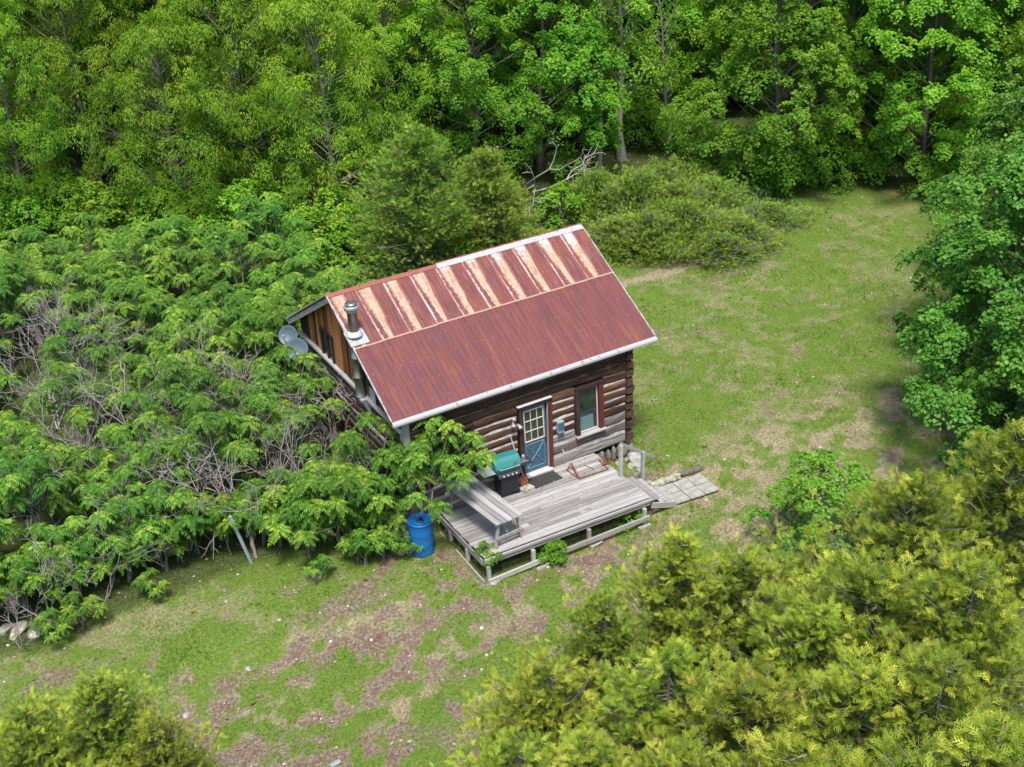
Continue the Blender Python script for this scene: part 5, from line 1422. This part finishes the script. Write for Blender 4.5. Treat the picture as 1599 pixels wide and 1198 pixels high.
plant('leafy_weed', bushes[1], 'green plants growing in the shade under the deck', 'plant', 985, 812, .30)
# dead sumac skeletons
deads = [bare_branching('dead_sumac', 400+i, H, R, n0, 5, .032) for i, (H, R, n0) in enumerate(((3.3, .9, 3), (3.0, 1.3, 4), (2.6, 1.1, 3)))]
for m in deads: m.materials.append(M['deadwood'])
for k, (u, v, h, s, lb) in enumerate(((95, 560, 1.6, 1.0, 'tall tangle of bare pale branches at the left, in the thicket'), (75, 600, 1.5, .9, 'bare pale skeleton just left of the tall tangle'), (110, 520, 1.6, .95, 'bare grey branches above the tall tangle'),
                                  (205, 560, 1.6, .9, 'bare pinkish branches in the upper middle of the thicket'), (320, 660, 1.4, 1.0, 'large bare pale skeleton in the middle of the thicket'), (335, 620, 1.5, .85, 'bare pale branches above the large skeleton'),
                                  (205, 690, 1.4, .9, 'forked bare pale branches left of the large skeleton'), (255, 800, 1.2, .8, 'bare pale branches low in the thicket with a long bare stem'), (235, 745, 1.3, .75, 'bare skeleton below the forked pale branches'),
                                  (60, 905, 1.1, .6, 'bare grey branches in the lower left of the thicket'), (150, 870, 1.2, .55, 'bare pale branches over the lower left sumacs'), (570, 650, 1.2, .95, 'bare brown branches against the left wall of the cabin'),
                                  (600, 690, 1.1, .8, 'bare brown branches by the front left corner of the cabin'), (420, 690, 1.4, .8, 'sparse bare branches in the thicket near the cabin'), (45, 470, 1.8, .8, 'bare branches by the dark gap at the left edge'),
                                  (20, 960, .9, .4, 'curved bare branches at the left edge near the mossy rock'), (500, 760, 1.2, .85, 'bare twiggy branches in the sumacs below the cabin'), (180, 640, 1.5, .95, 'bare branches just above the forked pale ones'), 
 (420, 770, 1.3, .85, 'bare branches above the leaning post'), (120, 700, 1.4, .9, 'bare branches below the tall tangle'), (350, 750, 1.3, .9, 'bare branches left of the leaning post, higher up'), (60, 780, 1.3, .85, 'bare branches near the left edge, halfway down'))):
    p = at(u, v, h); m = deads[k % 3]
    solo('dead_sumac', m, None, lb, 'dead shrub', (p[0], p[1], float(gz(p[0], p[1]))-.02), (0, 0, vr.uniform(0, 6.28)), 'dead sumac skeletons').scale = (s*1.05, s*1.05, s*1.22)
# fallen branches between woods and roof
fb = bare_branching('fallen_branch', 450, 4.2, 1.2, 1, 4, .05, .2); fb.materials.append(M['deadwood'])
for k, (u, v, rx, rz, s, lb) in enumerate(((838, 318, 1.0, .8, 1.15, 'large fallen pale branch behind the roof ridge'), (822, 300, .6, 2.2, 1.0, 'upright dead branch beside the large fallen one'), (1130, 345, 1.3, 1.6, .6, 'grey dead branches under the maple beside the junipers'), (1160, 340, 1.35, .6, .55, 'dead twigs at the shaded lawn edge under the maple'), (560, 140, .3, 1.0, .5, 'x'))[:4]):
    p = atg(u, v); o = solo('fallen_branch', fb, None, lb, 'branch', (p[0], p[1], p[2]+.35), (rx, 0, rz)); o.scale = (s, s, s)

# grass and litter -----------------------------------------------------------
g = np.random.default_rng(77)
def blades(n, xr, yr, seed):
    g = np.random.default_rng(seed)
    x = g.uniform(*xr, n); y = g.uniform(*yr, n)
    dry, bare, lit = cover(x, y)
    cl = fbm(x, y, .5, 60, 3)
    keep = (g.random(n) > .25+.75*bare-.35*(cl-.5)) & (g.random(n) > lit*.88)
    keep &= ~((x > -.2) & (x < 6.8) & (y > -.1) & (y < 6.9))
    keep &= ~((x > .6) & (x < 6.3) & (y > -2.65) & (y < .1))
    keep &= ~((x > 6.2) & (x < 7.75) & (y > -2.8) & (y < -1.68))
    # only the part of the lawn the photograph looks at
    d = np.stack([x, y, np.zeros(n)], -1)-CAM; zc = d@FWD; uu = CX+F*(d@RT)/zc; vv = CY-F*(d@UP)/zc
    keep &= (uu > -60) & (uu < 1660) & (vv > 180) & (vv < 1260)
    x, y, dry, bare, cl = (q[keep] for q in (x, y, dry, bare, cl))
    k = len(x)
    z = gz(x, y)-.015
    lush = sstep(.45, .75, fbm(x, y, 1.6, 70, 3))
    h = (.035+.05*g.random(k))*(1+.7*lush*(1-dry))
    nearb = np.maximum.reduce([((x > .3) & (x < 6.2) & (y > -3.15) & (y < -2.55)).astype(float), ((x > 6.7) & (x < 7.15) & (y > -1.2) & (y < 7)).astype(float), ((x > -.6) & (x < .7) & (y > -2.8) & (y < .5)).astype(float),
                               ((x > 6.0) & (x < 8.1) & (y > -1.75) & (y < -1.2)).astype(float), ((x > 6.0) & (x < 8.0) & (y < -2.7) & (y > -3.0)).astype(float)])
    edge = np.abs(y-np.interp(x, [a for a, c in fl], [c for a, c in fl])); nearb = np.maximum(nearb, ((edge < .7) & (x < 0)).astype(float)*.8)
    clump = sstep(.55, .72, fbm(x, y, .35, 77, 2))
    h = h*(1+1.6*nearb*g.random(k)+1.1*clump*(1-dry)*g.random(k))
    a = g.random(k)*6.28
    w = .010+.008*g.random(k)
    ln = g.normal(0, .5, (k, 2))*h[:, None]
    P = np.stack([x, y, z], -1)
    V = np.stack([P+np.stack([np.cos(a)*w, np.sin(a)*w, 0*a], -1), P-np.stack([np.cos(a)*w, np.sin(a)*w, 0*a], -1), P+np.stack([ln[:, 0], ln[:, 1], h], -1)], 1)
    tint = np.clip(1-dry*g.uniform(.6, 1.5, k)+g.normal(0, .16, k)-.25*bare, 0, 1)
    A = Acc(); A.add(V.reshape(-1, 3), np.arange(3*k).reshape(-1, 3), tint)
    return A.mesh('grass')
gm = blades(520000, (-14, 34), (-14, 20), 1)
gm.materials.append(M['grass'])
go = bpy.data.objects.new('grass', gm); link(go); go['kind'] = 'stuff'; go['label'] = 'patchy short grass of the clearing'; go['category'] = 'grass'
# weeds: small broad leaves in rosettes
n = 1800
x = g.uniform(-13, 32, n); y = g.uniform(-12, 18, n); dry, bare, lit = cover(x, y)
cl = fbm(x, y, 1.4, 81, 3)
k_ = (cl > .50) & (g.random(n) > .35) & ~((x > -.2) & (x < 7.8) & (y > -2.9) & (y < 6.9))
x, y = x[k_], y[k_]
m_ = 9; ang = g.random((len(x), m_))*6.28
P = np.stack([np.repeat(x, m_), np.repeat(y, m_), gz(np.repeat(x, m_), np.repeat(y, m_))+.01], -1); aa = ang.ravel()
A = Acc(); scatter(A, LEAF2[0], LEAF2[1], P, np.stack([np.cos(aa), np.sin(aa), g.uniform(.2, 1.0, len(aa))], -1), np.stack([0*aa, 0*aa, 1+0*aa], -1), g.uniform(.035, .09, len(aa))*np.repeat(g.uniform(.5, 1.2, len(x)), m_), np.repeat(g.uniform(.6, 1., len(x)), m_))
wm = A.mesh('weeds'); wm.materials.append(M['grass'])
wo_ = bpy.data.objects.new('weeds', wm); link(wo_); wo_['kind'] = 'stuff'; wo_['label'] = 'low broad-leaved weeds in the grass'; wo_['category'] = 'weeds'
# dead leaves, bark bits and little stones
n = 26000
x = g.uniform(-14, 34, n); y = g.uniform(-13, 26, n); dry, bare, lit = cover(x, y)
k_ = (g.random(n) < .10+.7*bare+.55*lit) & ~((x > .5) & (x < 6.8) & (y > -2.7) & (y < 6.9))
x, y = x[k_], y[k_]; k = len(x)
aa = g.random(k)*6.28
A = Acc(); scatter(A, LEAF2[0], LEAF2[1], np.stack([x, y, gz(x, y)+.012], -1), np.stack([np.cos(aa), np.sin(aa), g.normal(0, .25, k)], -1), np.stack([g.normal(0, .4, k), g.normal(0, .4, k), 1+0*aa], -1), g.uniform(.03, .10, k), g.random(k))
n = 130; x = g.uniform(.8, 5.4, n); y = -.1-2.4*g.random(n)**1.5; aa = g.random(n)*6.28
scatter(A, LEAF2[0], LEAF2[1], np.stack([x, y, np.full(n, KZ+.012)], -1), np.stack([np.cos(aa), np.sin(aa), g.normal(0, .15, n)], -1), np.stack([g.normal(0, .3, n), g.normal(0, .3, n), 1+0*aa], -1), g.uniform(.025, .065, n), g.random(n)*.7)
lm = A.mesh('leaf_litter')
mt, nt, b, out = newmat('dead_leaves')
a_ = N(nt, 'ShaderNodeAttribute', attribute_name='tint')
r_ = ramp(nt, [(0, (.10, .05, .035)), (.4, (.24, .14, .09)), (.75, (.38, .30, .20)), (1, (.5, .46, .40))], a_.outputs['Fac']); nt.links.new(r_.outputs[0], b.inputs['Base Color']); b.inputs['Roughness'].default_value = .9
lm.materials.append(mt)
lo_ = bpy.data.objects.new('leaf_litter', lm); link(lo_); lo_['kind'] = 'stuff'; lo_['label'] = 'dead leaves and bits of bark on the ground'; lo_['category'] = 'litter'
